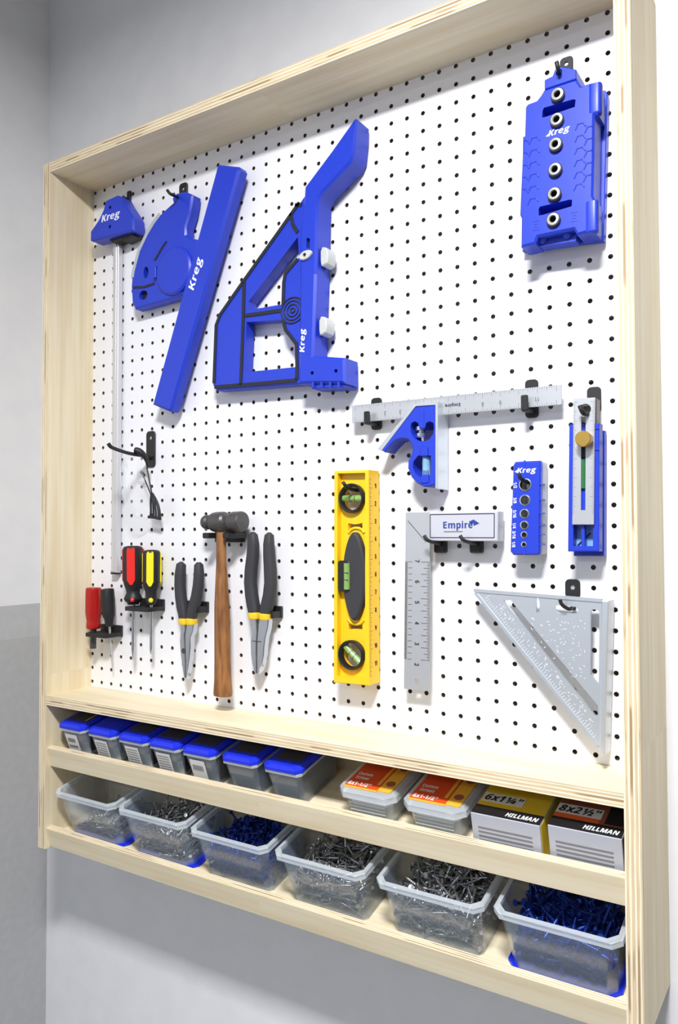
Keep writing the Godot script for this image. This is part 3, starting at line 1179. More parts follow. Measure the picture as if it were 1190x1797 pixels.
func combination_square() -> void:
	var ox := 610.0
	var oy := 660.0
	var s := 6.263
	var root := thing("combination_square", "steel rule with a blue combination square head carried on two hooks", "square", Vector3(0.66, -0.5, 0))
	var zr := 0.020
	var q := px([[617.2, 711.9], [985.2, 674.8], [985.6, 709.9], [618.0, 742.2]], 0, 0, 1, zr)
	var b := MB.new()
	b.prism(q, zr - 0.0022, zr, 0.0003)
	part(root, "rule", b, M.steel)
	b = MB.new()
	var down := (q[3] - q[0]).normalized()
	for k in 97:
		var a := 0.02 + 0.96 * k / 96.0
		var l := 0.0026
		if k % 2 == 0: l = 0.0036
		if k % 4 == 0: l = 0.005
		if k % 8 == 0: l = 0.0075
		tick(b, on_quad(q, a, 0.0), down, l, 0.0005, zr + 0.0002)
		tick(b, on_quad(q, a, 1.0), -down, l * 0.9, 0.0005, zr + 0.0002)
	part(root, "rule_marks", b, M.ink_grey)
	var ang := (q[1] - q[0]).angle()
	var ec := on_quad(q, 0.52, 0.5)
	lettering(root, "Empire", Vector3(ec.x, ec.y, zr + 0.0002) - root.position, 0.022, 0.006, M.ink_frame, ang + PI)
	for k in range(1, 12):
		if k == 6 or k == 7 or k == 10:
			continue
		var nc := on_quad(q, 0.02 + 0.08 * k, 0.62)
		lettering(root, str(k), Vector3(nc.x, nc.y, zr + 0.0002) - root.position, 0.0030 if k < 10 else 0.0055, 0.0055, M.ink_grey, ang + PI)
	# blue cast head
	var z0 := 0.006
	var z1 := 0.036
	b = MB.new()
	var o := px([[745, 335], [962, 318], [962, 1192], [900, 1212], [840, 1216], [765, 1180], [700, 1110], [660, 1010], [665, 930], [700, 860], [716, 800], [700, 745], [660, 695], [590, 685], [525, 708], [470, 760], [405, 838], [372, 812]], ox, oy, s, z1)
	var ring := px([[690, 560], [700, 515], [740, 495], [775, 515], [790, 570], [850, 570], [862, 515], [900, 495], [945, 515], [950, 570], [942, 630], [905, 690], [850, 718], [790, 716], [735, 690], [700, 630]], ox, oy, s, z1)
	var dee := px([[775, 872], [915, 872], [915, 1095], [850, 1098], [795, 1112], [745, 1070], [716, 1000], [722, 940]], ox, oy, s, z1)
	b.prism(o, z0, z1, 0.0015, [ring, dee])
	part(root, "head", b, M.blue)
	# machined faces
	b = MB.new()
	b.prism(px([[962, 280], [990, 278], [990, 1238], [962, 1240]], ox, oy, s, z1 + 0.002), z0 - 0.001, z1 + 0.002, 0.0008)
	part(root, "reference_face", b, M.alu)
	b = MB.new()
	b.prism(px([[720, 318], [748, 330], [372, 822], [325, 800]], ox, oy, s, z1 + 0.001), z0 - 0.001, z1 + 0.001, 0.0006)
	b.prism(px([[720, 318], [745, 300], [962, 285], [962, 318], [748, 332]], ox, oy, s, z1 + 0.001), z0 - 0.001, z1 + 0.001, 0.0006)
	part(root, "mitre_face", b, M.alu)
	# locking nut
	var nc2 := p3(818, 600, ox, oy, s, 0.024)
	b = MB.new()
	b.X = Transform3D(Basis.IDENTITY, nc2)
	b.lathe([[0.0, -0.010], [0.0075, -0.010], [0.0085, -0.008], [0.0085, -0.004], [0.0055, -0.003], [0.0055, -0.001], [0.009, 0.0], [0.009, 0.005], [0.004, 0.006], [0.004, 0.012]], 18)
	part(root, "lock_nut", b, M.chrome)
	b = MB.new()
	b.box(nc2 + Vector3(0, -0.015, -0.004), Vector3(0.005, 0.012, 0.005), 0.001)
	part(root, "lock_bolt", b, M.chrome)
	b = MB.new()
	b.prism(px([[790, 380], [838, 376], [838, 575], [790, 578]], ox, oy, s, z1 + 0.001), z1 - 0.006, z1 + 0.0015, 0.001)
	part(root, "clamp_boss", b, M.blue)
	# vial
	b = MB.new()
	b.X = Transform3D(Basis.IDENTITY, p3(866, 985, ox, oy, s, 0.028))
	b.lathe([[0.0, -0.0185], [0.0055, -0.0185], [0.0055, 0.0185], [0.0, 0.0185]], 16)
	part(root, "vial", b, M.vial_blue)
	b = MB.new()
	for k in [0, 1, 2]:
		b.box(p3(840 + k * 22, 1065, ox, oy, s, 0.0345), Vector3(0.0012, 0.007, 0.0006))
	part(root, "vial_lines", b, M.ink_navy)
	b = MB.new()
	b.box(p3(852, 830, ox, oy, s, z1 - 0.002), Vector3(0.012, 0.014, 0.008), 0.002)
	part(root, "vial_holder", b, M.blue)
	b = MB.new()
	b.box(p3(858, 1135, ox, oy, s, z1 - 0.002), Vector3(0.013, 0.012, 0.008), 0.002)
	part(root, "vial_holder", b, M.blue)
	# two U hooks
	for k in 2:
		var tab := p3(318, 300, ox, oy, s, 0.002) if k == 0 else p3(828, 92, 780, 660, 5.409, 0.002)
		var front := p3(285, 500, ox, oy, s, 0.028) if k == 0 else p3(785, 310, 780, 660, 5.409, 0.028)
		var tip := p3(262, 400, ox, oy, s, 0.028) if k == 0 else p3(778, 195, 780, 660, 5.409, 0.028)
		var t := thing("pegboard_hook", "flat black hook under the long steel rule, away from the blue marking jig" if k == 0 else "flat black hook under the long steel rule, next to the blue marking jig", "hook", Vector3(tab.x, tab.y, 0), "black pegboard hooks")
		b = MB.new()
		var tc := Vector2(tab.x, (tab.y + front.y) * 0.5)
		b.prism(rrect(tc, 0.017, tab.y - front.y + 0.016, 0.005), 0.0005, 0.0035, 0.0006)
		part(t, "tab", b, M.black)
		b = MB.new()
		b.box(Vector3(tab.x, front.y - 0.001, 0.016), Vector3(0.009, 0.004, 0.026), 0.001)
		part(t, "arm", b, M.black)
		b = MB.new()
		b.box(Vector3(tab.x, (front.y + tip.y) * 0.5, 0.0295), Vector3(0.009, tip.y - front.y + 0.004, 0.004), 0.0012)
		part(t, "lip", b, M.black)

func torpedo_level() -> void:
	var root := thing("torpedo_level", "yellow torpedo spirit level with black centre grip and two ringed vials", "level", Vector3(0.63, -0.78, 0))
	var zf := 0.036
	var zb := 0.006
	var ox := 575.0
	var oy := 815.0
	var s := 8.98
	var dy := 200.0 * s
	var q := px([[100, 103], [640, 84], [650, dy + 1692], [90, dy + 1642]], ox, oy, s, zf)
	# flanges and ends
	var b := MB.new()
	var inner := px([[158, 142], [592, 132], [592, dy + 1560], [150, dy + 1540]], ox, oy, s, zf)
	b.prism(q, zb, zf, 0.0012, [inner])
	part(root, "rail_frame", b, M.yellow)
	# web with openings
	var h1 := px([[322, 925], [435, 945], [548, 920], [548, 1032], [435, 1005], [322, 1036]], ox, oy, s, 0.026)
	var h2 := px([[332, dy + 715], [440, dy + 745], [548, dy + 712], [548, dy + 812], [440, dy + 795], [332, dy + 805]], ox, oy, s, 0.026)
	var c1 := p3(408, 535, ox, oy, s, 0.026)
	var c2 := p3(402, dy + 1200, ox, oy, s, 0.026)
	b = MB.new()
	b.prism(MB.inset(MB.ccw(inner), -0.0008), 0.016, 0.026, 0.0, [h1, h2, disc(Vector2(c1.x, c1.y), 0.0185, 20), disc(Vector2(c2.x, c2.y), 0.0185, 20)])
	part(root, "web", b, M.yellow)
	# black vial rings
	for k in 2:
		var c: Vector3 = [c1, c2][k]
		b = MB.new()
		b.X = Transform3D(Basis(Vector3.RIGHT, PI * 0.5), Vector3(c.x, c.y, 0.022))
		b.lathe([[0.0180, 0.0], [0.0205, 0.0], [0.0212, 0.011], [0.0198, 0.013], [0.0180, 0.0125], [0.0168, 0.009], [0.0168, 0.003], [0.0180, 0.0]], 32)
		part(root, "vial_ring", b, M.black)
		b = MB.new()
		b.X = Transform3D(Basis(Vector3(0, 0, 1), PI * 0.5 if k == 0 else PI * 0.25 + 0.08), Vector3(c.x, c.y, 0.026))
		b.lathe([[0.0, -0.0165], [0.0048, -0.0165], [0.0048, 0.0165], [0.0, 0.0165]], 16)
		var vl := part(root, "vial", b, M.vial)
		b = MB.new()
		b.X = Transform3D(Basis(Vector3(0, 0, 1), PI * 0.5 if k == 0 else PI * 0.25 + 0.08), Vector3(c.x, c.y, 0.026))
		for e in [-0.004, 0.004]:
			b.lathe([[0.0049, e - 0.0004], [0.0052, e - 0.0004], [0.0052, e + 0.0004], [0.0049, e + 0.0004]], 16)
		b.X.origin = Vector3.ZERO
		b.X = Transform3D.IDENTITY
		part(root, "vial_lines", b, M.ink, "", true, vl)
	# centre grip: long dark oval, proud of the web
	var g0 := p3(412, 1068, ox, oy, s, 0.034)
	var g1 := p3(402, dy + 664, ox, oy, s, 0.034)
	var gc := (g0 + g1) * 0.5
	var hh := (g0.y - g1.y) * 0.5
	b = MB.new()
	var ov := PackedVector2Array()
	for k in 40:
		var a := TAU * k / 40.0
		var yy := sin(a)
		ov.append(Vector2(gc.x + 0.0012 + 0.0188 * cos(a) * (1.0 - 0.12 * yy * yy), gc.y + hh * yy))
	b.prism(ov, 0.016, 0.037, 0.0028)
	part(root, "grip", b, M.grip)
	# centre vial in a window at the left edge of the grip
	var vc := p3(300, 1760, ox, oy, s, 0.036)
	b = MB.new()
	b.prism(rrect(Vector2(vc.x - 0.004, vc.y), 0.020, 0.044, 0.004), 0.016, 0.0385, 0.0015)
	part(root, "vial_window", b, M.black)
	b = MB.new()
	b.X = Transform3D(Basis.IDENTITY, Vector3(vc.x + 0.002, vc.y, 0.0385))
	b.lathe([[0.0, -0.0185], [0.0045, -0.0185], [0.0045, 0.0185], [0.0, 0.0185]], 14)
	var cv := part(root, "vial", b, M.vial)
	b = MB.new()
	for e in [-0.005, 0.005]:
		b.box(Vector3(vc.x + 0.002, vc.y + e, 0.0428), Vector3(0.009, 0.0008, 0.0008))
	part(root, "vial_lines", b, M.ink, "", true, cv)
	# raised collars round the openings
	for k in 2:
		b = MB.new()
		var pts := []
		for j in 9:
			var a := PI * (0.1 + 0.8 * j / 8.0)
			var e: Vector3 = g0 if k == 0 else g1
			var sg := 1.0 if k == 0 else -1.0
			pts.append(Vector3(e.x + cos(a) * 0.0135, e.y + sg * (sin(a) * 0.010 - 0.004), 0.0265))
		b.tube(pts, 0.0022, 8)
		part(root, "collar", b, M.yellow)
	# printed scale on the right-hand side
	var r0 := Vector2(q[1].x, q[1].y)
	var r1 := Vector2(q[2].x, q[2].y)
	b = MB.new()
	for k in range(4, 93):
		var f := k / 96.0
		var p := r0.lerp(r1, f)
		var l := 0.0035
		if k % 2 == 0: l = 0.0055
		if k % 8 == 0: l = 0.0085
		var x := p.x + 0.0004
		b.quad(Vector3(x, p.y + 0.0003, zf - 0.002), Vector3(x, p.y - 0.0003, zf - 0.002), Vector3(x, p.y - 0.0003, zf - 0.002 - l), Vector3(x, p.y + 0.0003, zf - 0.002 - l), Vector3(1, 0, 0))
	part(root, "scale_marks", b, M.ink_red)
	var side := Basis(Vector3(0, 1, 0), PI * 0.5)
	for k in range(1, 12):
		var p := r0.lerp(r1, (k * 8.0) / 96.0 - 0.012)
		var nb := Basis(Vector3(1, 0, 0), -PI * 0.5) * side
		lettering(root, str(k), Vector3(p.x + 0.0005, p.y, 0.0165) - root.position, 0.0035 if k < 10 else 0.006, 0.0065, M.ink, 0.0, 0.0, side)
	var hp := p3(300, 350, ox, oy, s, 0.044)
	hook("black pegboard hook carrying the yellow spirit level by its upper ring", Vector3(c1.x + 0.006, c1.y + 0.004, 0), 0.016, 0.03, [[Vector3(c1.x + 0.006, c1.y + 0.012, 0.003), Vector3(c1.x + 0.002, c1.y + 0.0115, 0.03), p3(300, 360, ox, oy, s, 0.048), p3(270, 320, ox, oy, s, 0.053), p3(240, 278, ox, oy, s, 0.053)]], 0.0026, false)

func try_square() -> void:
	var ox := 700.0
	var oy := 890.0
	var s := 6.263
	var root := thing("try_square", "steel try square with a long graduated blade and a boxed blue logo on its stock", "square", Vector3(0.76, -0.7, 0))
	var zb := 0.022
	var q := px([[712.0, 899.4], [754.5, 899.0], [754.0, 1213.2], [708.7, 1208.6]], 0, 0, 1, zb)
	var b := MB.new()
	var hc := at(731.0, 1195.5, zb)
	b.prism(q, zb - 0.002, zb, 0.0003, [disc(Vector2(hc.x, hc.y), 0.0035, 10)])
	part(root, "blade", b, M.steel)
	b = MB.new()
	for k in 129:
		var f := 0.28 + 0.55 * k / 128.0
		var p := on_quad(q, 0.0, f)
		var l := 0.0035
		if k % 2 == 0: l = 0.0045
		tick(b, p, Vector2(1, 0), l, 0.0005, zb + 0.0002)
		if k % 2 == 0:
			l = 0.003
			if k % 4 == 0: l = 0.0045
			if k % 8 == 0: l = 0.009
			if k % 16 == 0: l = 0.013
			tick(b, on_quad(q, 1.0, f), Vector2(-1, 0), l, 0.0006, zb + 0.0002)
			if k % 8 == 0:
				tick(b, on_quad(q, 0.14, f), Vector2(1, 0), 0.006, 0.0006, zb + 0.0002)
	part(root, "blade_marks", b, M.ink)
	# mitre line
	b = MB.new()
	var m0 := p3(100, 150, ox, oy, s, zb)
	var m1 := p3(300, 385, ox, oy, s, zb)
	tick(b, Vector2(m0.x, m0.y), (Vector2(m1.x, m1.y) - Vector2(m0.x, m0.y)).normalized(), m0.distance_to(m1), 0.0008, zb + 0.0002)
	part(root, "mitre_line", b, M.ink)
	for k in 6:
		var nc := on_quad(q, 0.5, 0.265 + 0.1165 * k + 0.01)
		lettering(root, str(7 - k if k < 6 else 1), Vector3(nc.x, nc.y, zb + 0.0002) - root.position, 0.0036, 0.0065, M.ink, -PI * 0.5)
	# stock
	var zs := 0.032
	b = MB.new()
	b.prism(px([[332, 58], [1090, 46], [1085, 374], [338, 370]], ox, oy, s, zs), 0.012, zs, 0.001)
	part(root, "stock", b, M.plate)
	b = MB.new()
	for l in [[[345, 82], [1050, 70]], [[1050, 70], [1048, 336]], [[1048, 336], [346, 334]], [[346, 334], [345, 82]]]:
		b.strip(px(l, ox, oy, s, zs), 0.0011, zs, zs + 0.0003)
	part(root, "printed_frame", b, M.ink_frame)
	var c := p3(648, 205, ox, oy, s, zs)
	lettering(root, "Empire", Vector3(c.x, c.y, zs + 0.0002) - root.position, 0.0415, 0.0125, M.ink_navy)
	b = MB.new()
	b.prism(px([[770, 160], [822, 135], [885, 178], [822, 205], [822, 180], [790, 182]], ox, oy, s, zs), zs, zs + 0.0004)
	part(root, "logo_arrow", b, M.ink_navy)
	b = MB.new()
	b.strip(px([[495, 270], [700, 268]], ox, oy, s, zs), 0.0016, zs, zs + 0.0003)
	part(root, "small_print", b, M.ink_grey)
	for k in 2:
		var tab := p3(468 + k * 395, 430, ox, oy, s, 0.002)
		var path := [p3(470 + k * 395, 410, ox, oy, s, 0.003), p3(430 + k * 395, 398, ox, oy, s, 0.022), p3(335 + k * 395, 375, ox, oy, s, 0.040), p3(300 + k * 395, 350, ox, oy, s, 0.042), p3(280 + k * 395, 312, ox, oy, s, 0.042)]
		var t := thing("pegboard_hook", "black pegboard hook under the try square stock beside its blade" if k == 0 else "black pegboard hook under the middle of the try square stock", "hook", Vector3(tab.x, tab.y, 0), "black pegboard hooks")
		b = MB.new()
		b.prism(smooth2(rrect(Vector2(tab.x, tab.y), 0.017, 0.018, 0.003), 1), 0.0005, 0.010, 0.002)
		part(t, "tab", b, M.black)
		b = MB.new()
		b.tube(curve3(path), 0.0026, 8)
		part(t, "prong", b, M.black)

func drill_block() -> void:
	var ox := 885.0
	var oy := 800.0
	var s := 9.711
	var z := 0.034
	var root := thing("drill_guide_block", "small blue drill guide block with six holes of falling size", "drill guide", Vector3(0.83, -0.68, 0))
	var o := px([[150, 150], [185, 100], [345, 90], [605, 78], [622, 110], [608, 1650], [585, 1690], [150, 1690], [100, 1630]], ox, oy, s, z)
	var hs := [[358, 490, 0.0068], [355, 755, 0.0057], [347, 985, 0.0048], [345, 1180, 0.0042], [340, 1345, 0.0031], [337, 1510, 0.0024]]
	var holes := []
	for h in hs:
		var c := p3(h[0], h[1], ox, oy, s, z)
		holes.append(disc(Vector2(c.x, c.y), h[2] + 0.001, 16))
	var b := MB.new()
	b.prism(o, 0.026, z, 0.002, holes)
	part(root, "cover", b, M.blue)
	b = MB.new()
	b.prism(MB.inset(MB.ccw(o), 0.0006), 0.006, 0.0262, 0.0, holes)
	part(root, "core", b, M.grey_plastic)
	for h in hs:
		var c := p3(h[0], h[1], ox, oy, s, z)
		b = MB.new()
		b.X = Transform3D(Basis(Vector3.RIGHT, PI * 0.5), Vector3(c.x, c.y, z))
		b.lathe([[h[2] + 0.0013, -0.002], [h[2] + 0.0013, 0.0006], [h[2], 0.0008], [h[2], -0.007]], 20)
		part(root, "bushing", b, M.chrome)
	var names := ["1/2", "3/8", "5/16", "1/4", "3/16", "1/8"]
	var ty := [500, 760, 990, 1190, 1345, 1510]
	for k in 6:
		var c := p3(190 - k * 6, ty[k], ox, oy, s, z)
		lettering(root, names[k], Vector3(c.x, c.y, z + 0.0002) - root.position, 0.0070 if k != 2 and k != 4 else 0.0095, 0.0042, M.white, -PI * 0.5)
	var lc := p3(380, 258, ox, oy, s, z)
	lettering(root, "Kreg", Vector3(lc.x, lc.y, z + 0.0002) - root.position, 0.0235, 0.0085, M.white, 0.0, 0.25)
	b = MB.new()
	b.prism(px([[178, 272], [240, 225], [228, 292]], ox, oy, s, z), z, z + 0.0004)
	part(root, "logo_tip", b, M.white)
	# notches along the right side
	for k in 6:
		var yy: float = [480, 745, 975, 1180, 1340, 1510][k]
		b = MB.new()
		var c := p3(600, yy, ox, oy, s, z)
		b.box(Vector3(c.x + 0.0008, c.y, 0.026), Vector3(0.003, 0.0022, 0.017), 0.0005)
		part(root, "notch", b, M.blue)
	for yy in [115, 1640]:
		b = MB.new()
		b.box(p3(350, yy, ox, oy, s, z), Vector3(0.0022, 0.006, 0.001))
		part(root, "centre_mark", b, M.blue)
	var c0 := p3(358, 490, ox, oy, s, z)
	hook("black pegboard hook through the largest hole of the small blue drill guide", Vector3(c0.x + 0.004, c0.y - 0.002, 0), 0.014, 0.026, [[Vector3(c0.x + 0.002, c0.y + 0.001, 0.003), Vector3(c0.x + 0.001, c0.y + 0.004, 0.030), p3(285, 400, ox, oy, s, 0.044), p3(262, 350, ox, oy, s, 0.046), p3(245, 300, ox, oy, s, 0.046)]], 0.0026, false)

func marking_jig() -> void:
	var ox := 985.0
	var oy := 685.0
	var s := 11.978
	var s2 := 10.889
	var oy2 := 825.0
	var root := thing("marking_jig", "blue marking jig with a slotted steel rule and a round brass knob", "measuring jig", Vector3(0.92, -0.68, 0))
	var z := 0.038
	# front frame with window at the bottom
	var fr := PackedVector2Array()
	for q in [[165, 720], [800, 690]]:
		var w := p3(q[0], q[1], ox, oy, s, z)
		fr.append(Vector2(w.x, w.y))
	for q in [[722, 1555], [125, 1555]]:
		var w := p3(q[0], q[1], ox, oy2, s2, z)
		fr.append(Vector2(w.x, w.y))
	var win := px([[232, 1050], [610, 1050], [606, 1455], [228, 1450]], ox, oy2, s2, z)
	var b := MB.new()
	b.prism(fr, 0.022, z, 0.0012, [win])
	part(root, "front_frame", b, M.blue)
	b = MB.new()
	b.prism(MB.inset(MB.ccw(fr), 0.0022), 0.014, 0.0222)
	part(root, "middle_plate", b, M.blue)
	# back frame, set lower
	b = MB.new()
	var bk := PackedVector2Array()
	for q in MB.ccw(fr):
		bk.append(q + Vector2(0.0, -0.006))
	b.prism(bk, 0.004, 0.0142, 0.001)
	part(root, "back_frame", b, M.blue)
	# window details
	b = MB.new()
	b.box(p3(430, 1260, ox, oy2, s2, 0.0335), Vector3(0.0042, 0.026, 0.007), 0.0005)
	part(root, "window_rib", b, M.blue)
	b = MB.new()
	b.prism(win, 0.0215, 0.0235)
	part(root, "window_floor", b, M.vial_blue)
	b = MB.new()
	b.tube([p3(310, 1440, ox, oy2, s2, 0.025), p3(420, 1330, ox, oy2, s2, 0.025), p3(560, 1200, ox, oy2, s2, 0.025)], 0.0008, 6)
	part(root, "spring_wire", b, M.ink)
	# steel rule with slot
	var zr := 0.0425
	var ru := PackedVector2Array()
	for q in [[258, 175], [705, 148]]:
		var w := p3(q[0], q[1], ox, oy, s, zr)
		ru.append(Vector2(w.x, w.y))
	for q in [[622, 1040], [210, 1040]]:
		var w := p3(q[0], q[1], ox, oy2, s2, zr)
		ru.append(Vector2(w.x, w.y))
	var slot := PackedVector2Array()
	for q in [[420, 560], [515, 560]]:
		var w := p3(q[0], q[1], ox, oy, s, zr)
		slot.append(Vector2(w.x, w.y))
	for q in [[462, 765], [375, 765]]:
		var w := p3(q[0], q[1], ox, oy2, s2, zr)
		slot.append(Vector2(w.x, w.y))
	var hc := p3(505, 400, ox, oy, s, zr)
	b = MB.new()
	b.prism(ru, zr - 0.003, zr, 0.0003, [slot, disc(Vector2(hc.x, hc.y), 0.0068, 16)])
	part(root, "slotted_rule", b, M.steel)
	b = MB.new()
	for k in 60:
		var f := 0.03 + 0.9 * k / 60.0
		var l := 0.0022
		if k % 5 == 0: l = 0.0038
		if k % 10 == 0: l = 0.005
		var qq := PackedVector2Array([ru[0], ru[1], ru[2], ru[3]])
		tick(b, on_quad(qq, 0.0, f), Vector2(1, 0), l, 0.0004, zr + 0.0002)
		tick(b, on_quad(qq, 1.0, f), Vector2(-1, 0), l, 0.0004, zr + 0.0002)
	part(root, "rule_marks", b, M.ink_grey)
	# backing block behind the rule
	b = MB.new()
	b.prism(px([[330, 175], [735, 165], [735, 700], [330, 700]], ox, oy, s, 0.030), 0.012, 0.030, 0.001)
	part(root, "rule_guide", b, M.dark_steel)
	# green vial behind the slot
	var v0 := p3(468, 1450, ox, oy, s, 0.0385)
	var v1 := p3(425, 350, ox, oy2, s2, 0.0385)
	b = MB.new()
	b.tube([v0, v1], 0.0034, 12)
	part(root, "vial", b, M.vial_dark)
	b = MB.new()
	b.box((v0 + v1) * 0.5 + Vector3(0, 0.03, -0.0005), Vector3(0.0075, 0.022, 0.004), 0.0004)
	part(root, "slide_block", b, M.rubber)
	# brass knob
	var kc := p3(450, 1012, ox, oy, s, 0.058)
	b = MB.new()
	b.X = Transform3D(Basis(Vector3.RIGHT, PI * 0.5), kc)
	b.lathe([[0.0045, -0.0155], [0.0045, -0.010], [0.0090, -0.010], [0.0094, -0.009], [0.0094, -0.0012], [0.0084, 0.0], [0.0, 0.0]], 28)
	part(root, "knob", b, M.brass)
	for yy in [800, 1245]:
		b = MB.new()
		b.prism(px([[700, yy - 4], [800, yy - 8], [800, yy + 10], [700, yy + 14]], ox, oy, s, z), z, z + 0.0012)
		part(root, "frame_step", b, M.blue)
	hook("black pegboard hook through the top hole of the slotted steel rule on the blue jig", Vector3(p3(690, 160, ox, oy, s, 0.002).x, p3(690, 200, ox, oy, s, 0.002).y, 0), 0.017, 0.032, [[Vector3(p3(690, 160, ox, oy, s, 0.002).x, hc.y, 0.003), Vector3(hc.x + 0.004, hc.y - 0.004, 0.03), p3(480, 500, ox, oy, s, 0.052), p3(430, 430, ox, oy, s, 0.056), p3(395, 320, ox, oy, s, 0.056)]], 0.0028, false)

func speed_square() -> void:
	var root := thing("rafter_square", "triangular cast aluminium rafter square resting point-down on the cabinet shelf", "square", Vector3(0.87, -0.75, 0))
	var z := 0.024
	var P := px([[830, 1035], [1056, 1053], [1056, 1326], [1050, 1316]], 0, 0, 1, z)
	var holes := [
		px([[884, 1054.5], [896, 1053], [1003, 1182], [1050, 1239], [1050, 1256], [1044, 1256]], 0, 0, 1, z),
		px([[940.5, 1050], [944, 1049], [947, 1057], [947, 1072], [941, 1076.5]], 0, 0, 1, z),
		px([[973, 1064], [980, 1062], [1010, 1065], [1015, 1070], [1012, 1077], [982, 1076], [975, 1073]], 0, 0, 1, z),
		px([[1037, 1072], [1041, 1069], [1050, 1071], [1052, 1075], [1051, 1199], [1047, 1198], [1036, 1185]], 0, 0, 1, z)]
	var b := MB.new()
	b.prism(P, z - 0.005, z, 0.0006, holes)
	part(root, "plate", b, M.alu)
	# raised edges round the long slot
	# fence: thick bar down the right side
	var f := px([[1056, 1053.5], [1068, 1055], [1061, 1327], [1052, 1326]], 0, 0, 1, 0.034)
	b = MB.new()
	b.prism(f, 0.006, 0.034, 0.001)
	part(root, "fence", b, M.alu)
	# thicker border along the top edge and the hypotenuse
	b = MB.new()
	b.strip(px([[832, 1036], [1056, 1054]], 0, 0, 1, z), 0.004, z - 0.005, z + 0.0012)
	b.strip(px([[834, 1040], [1050, 1309]], 0, 0, 1, z), 0.004, z - 0.005, z + 0.0012)
	part(root, "border", b, M.alu)
	# stamped graduations, too worn to read
	b = MB.new()
	var a0 := Vector2(P[0])
	var a1 := Vector2(P[3])
	var d := (a1 - a0).normalized()
	var no := Vector2(-d.y, d.x)
	if no.x < 0.0:
		no = -no
	for k in 60:
		var p := a0.lerp(a1, 0.08 + 0.86 * k / 59.0) + no * 0.005
		tick(b, p, no, 0.004 if k % 5 else 0.008, 0.0005, z + 0.0002)
	part(root, "edge_graduations", b, M.white)
	b = MB.new()
	for k in 110:
		var u := rng.randf_range(930, 1030)
		var v := rng.randf_range(1085, 1200)
		if v > 1076 + (u - 905) * 1.13:
			continue
		var w := at(u, v, z)
		var a := rng.randf() * TAU
		tick(b, Vector2(w.x, w.y), Vector2(cos(a), sin(a)), rng.randf_range(0.0012, 0.0032), 0.0006, z + 0.0002)
	for k in 90:
		var f2 := rng.randf_range(0.15, 0.9)
		var p := a0.lerp(a1, f2) + no * rng.randf_range(0.011, 0.020)
		var a := rng.randf() * TAU
		tick(b, p, Vector2(cos(a), sin(a)), rng.randf_range(0.0012, 0.003), 0.0006, z + 0.0002)
	var st := part(root, "stamped_figures", b, M.white)
	st.set_meta("kind", "stuff")
	var tb := at(1005.0, 1033.0, 0.002)
	hook("black pegboard hook above the aluminium rafter square, through its upper slot", Vector3(tb.x, tb.y, 0), 0.0185, 0.0235, [[at(1008, 1060, 0.003), at(1002, 1070, 0.02), at(992, 1066, 0.03), at(985, 1060, 0.034), at(983, 1052, 0.034)]], 0.0024)

# ---------------------------------------------------------------- hand tools on the left
func build_tools_left() -> void:
	safety_glasses()
	drivers()
	pliers(true)
	hammer()
	pliers(false)

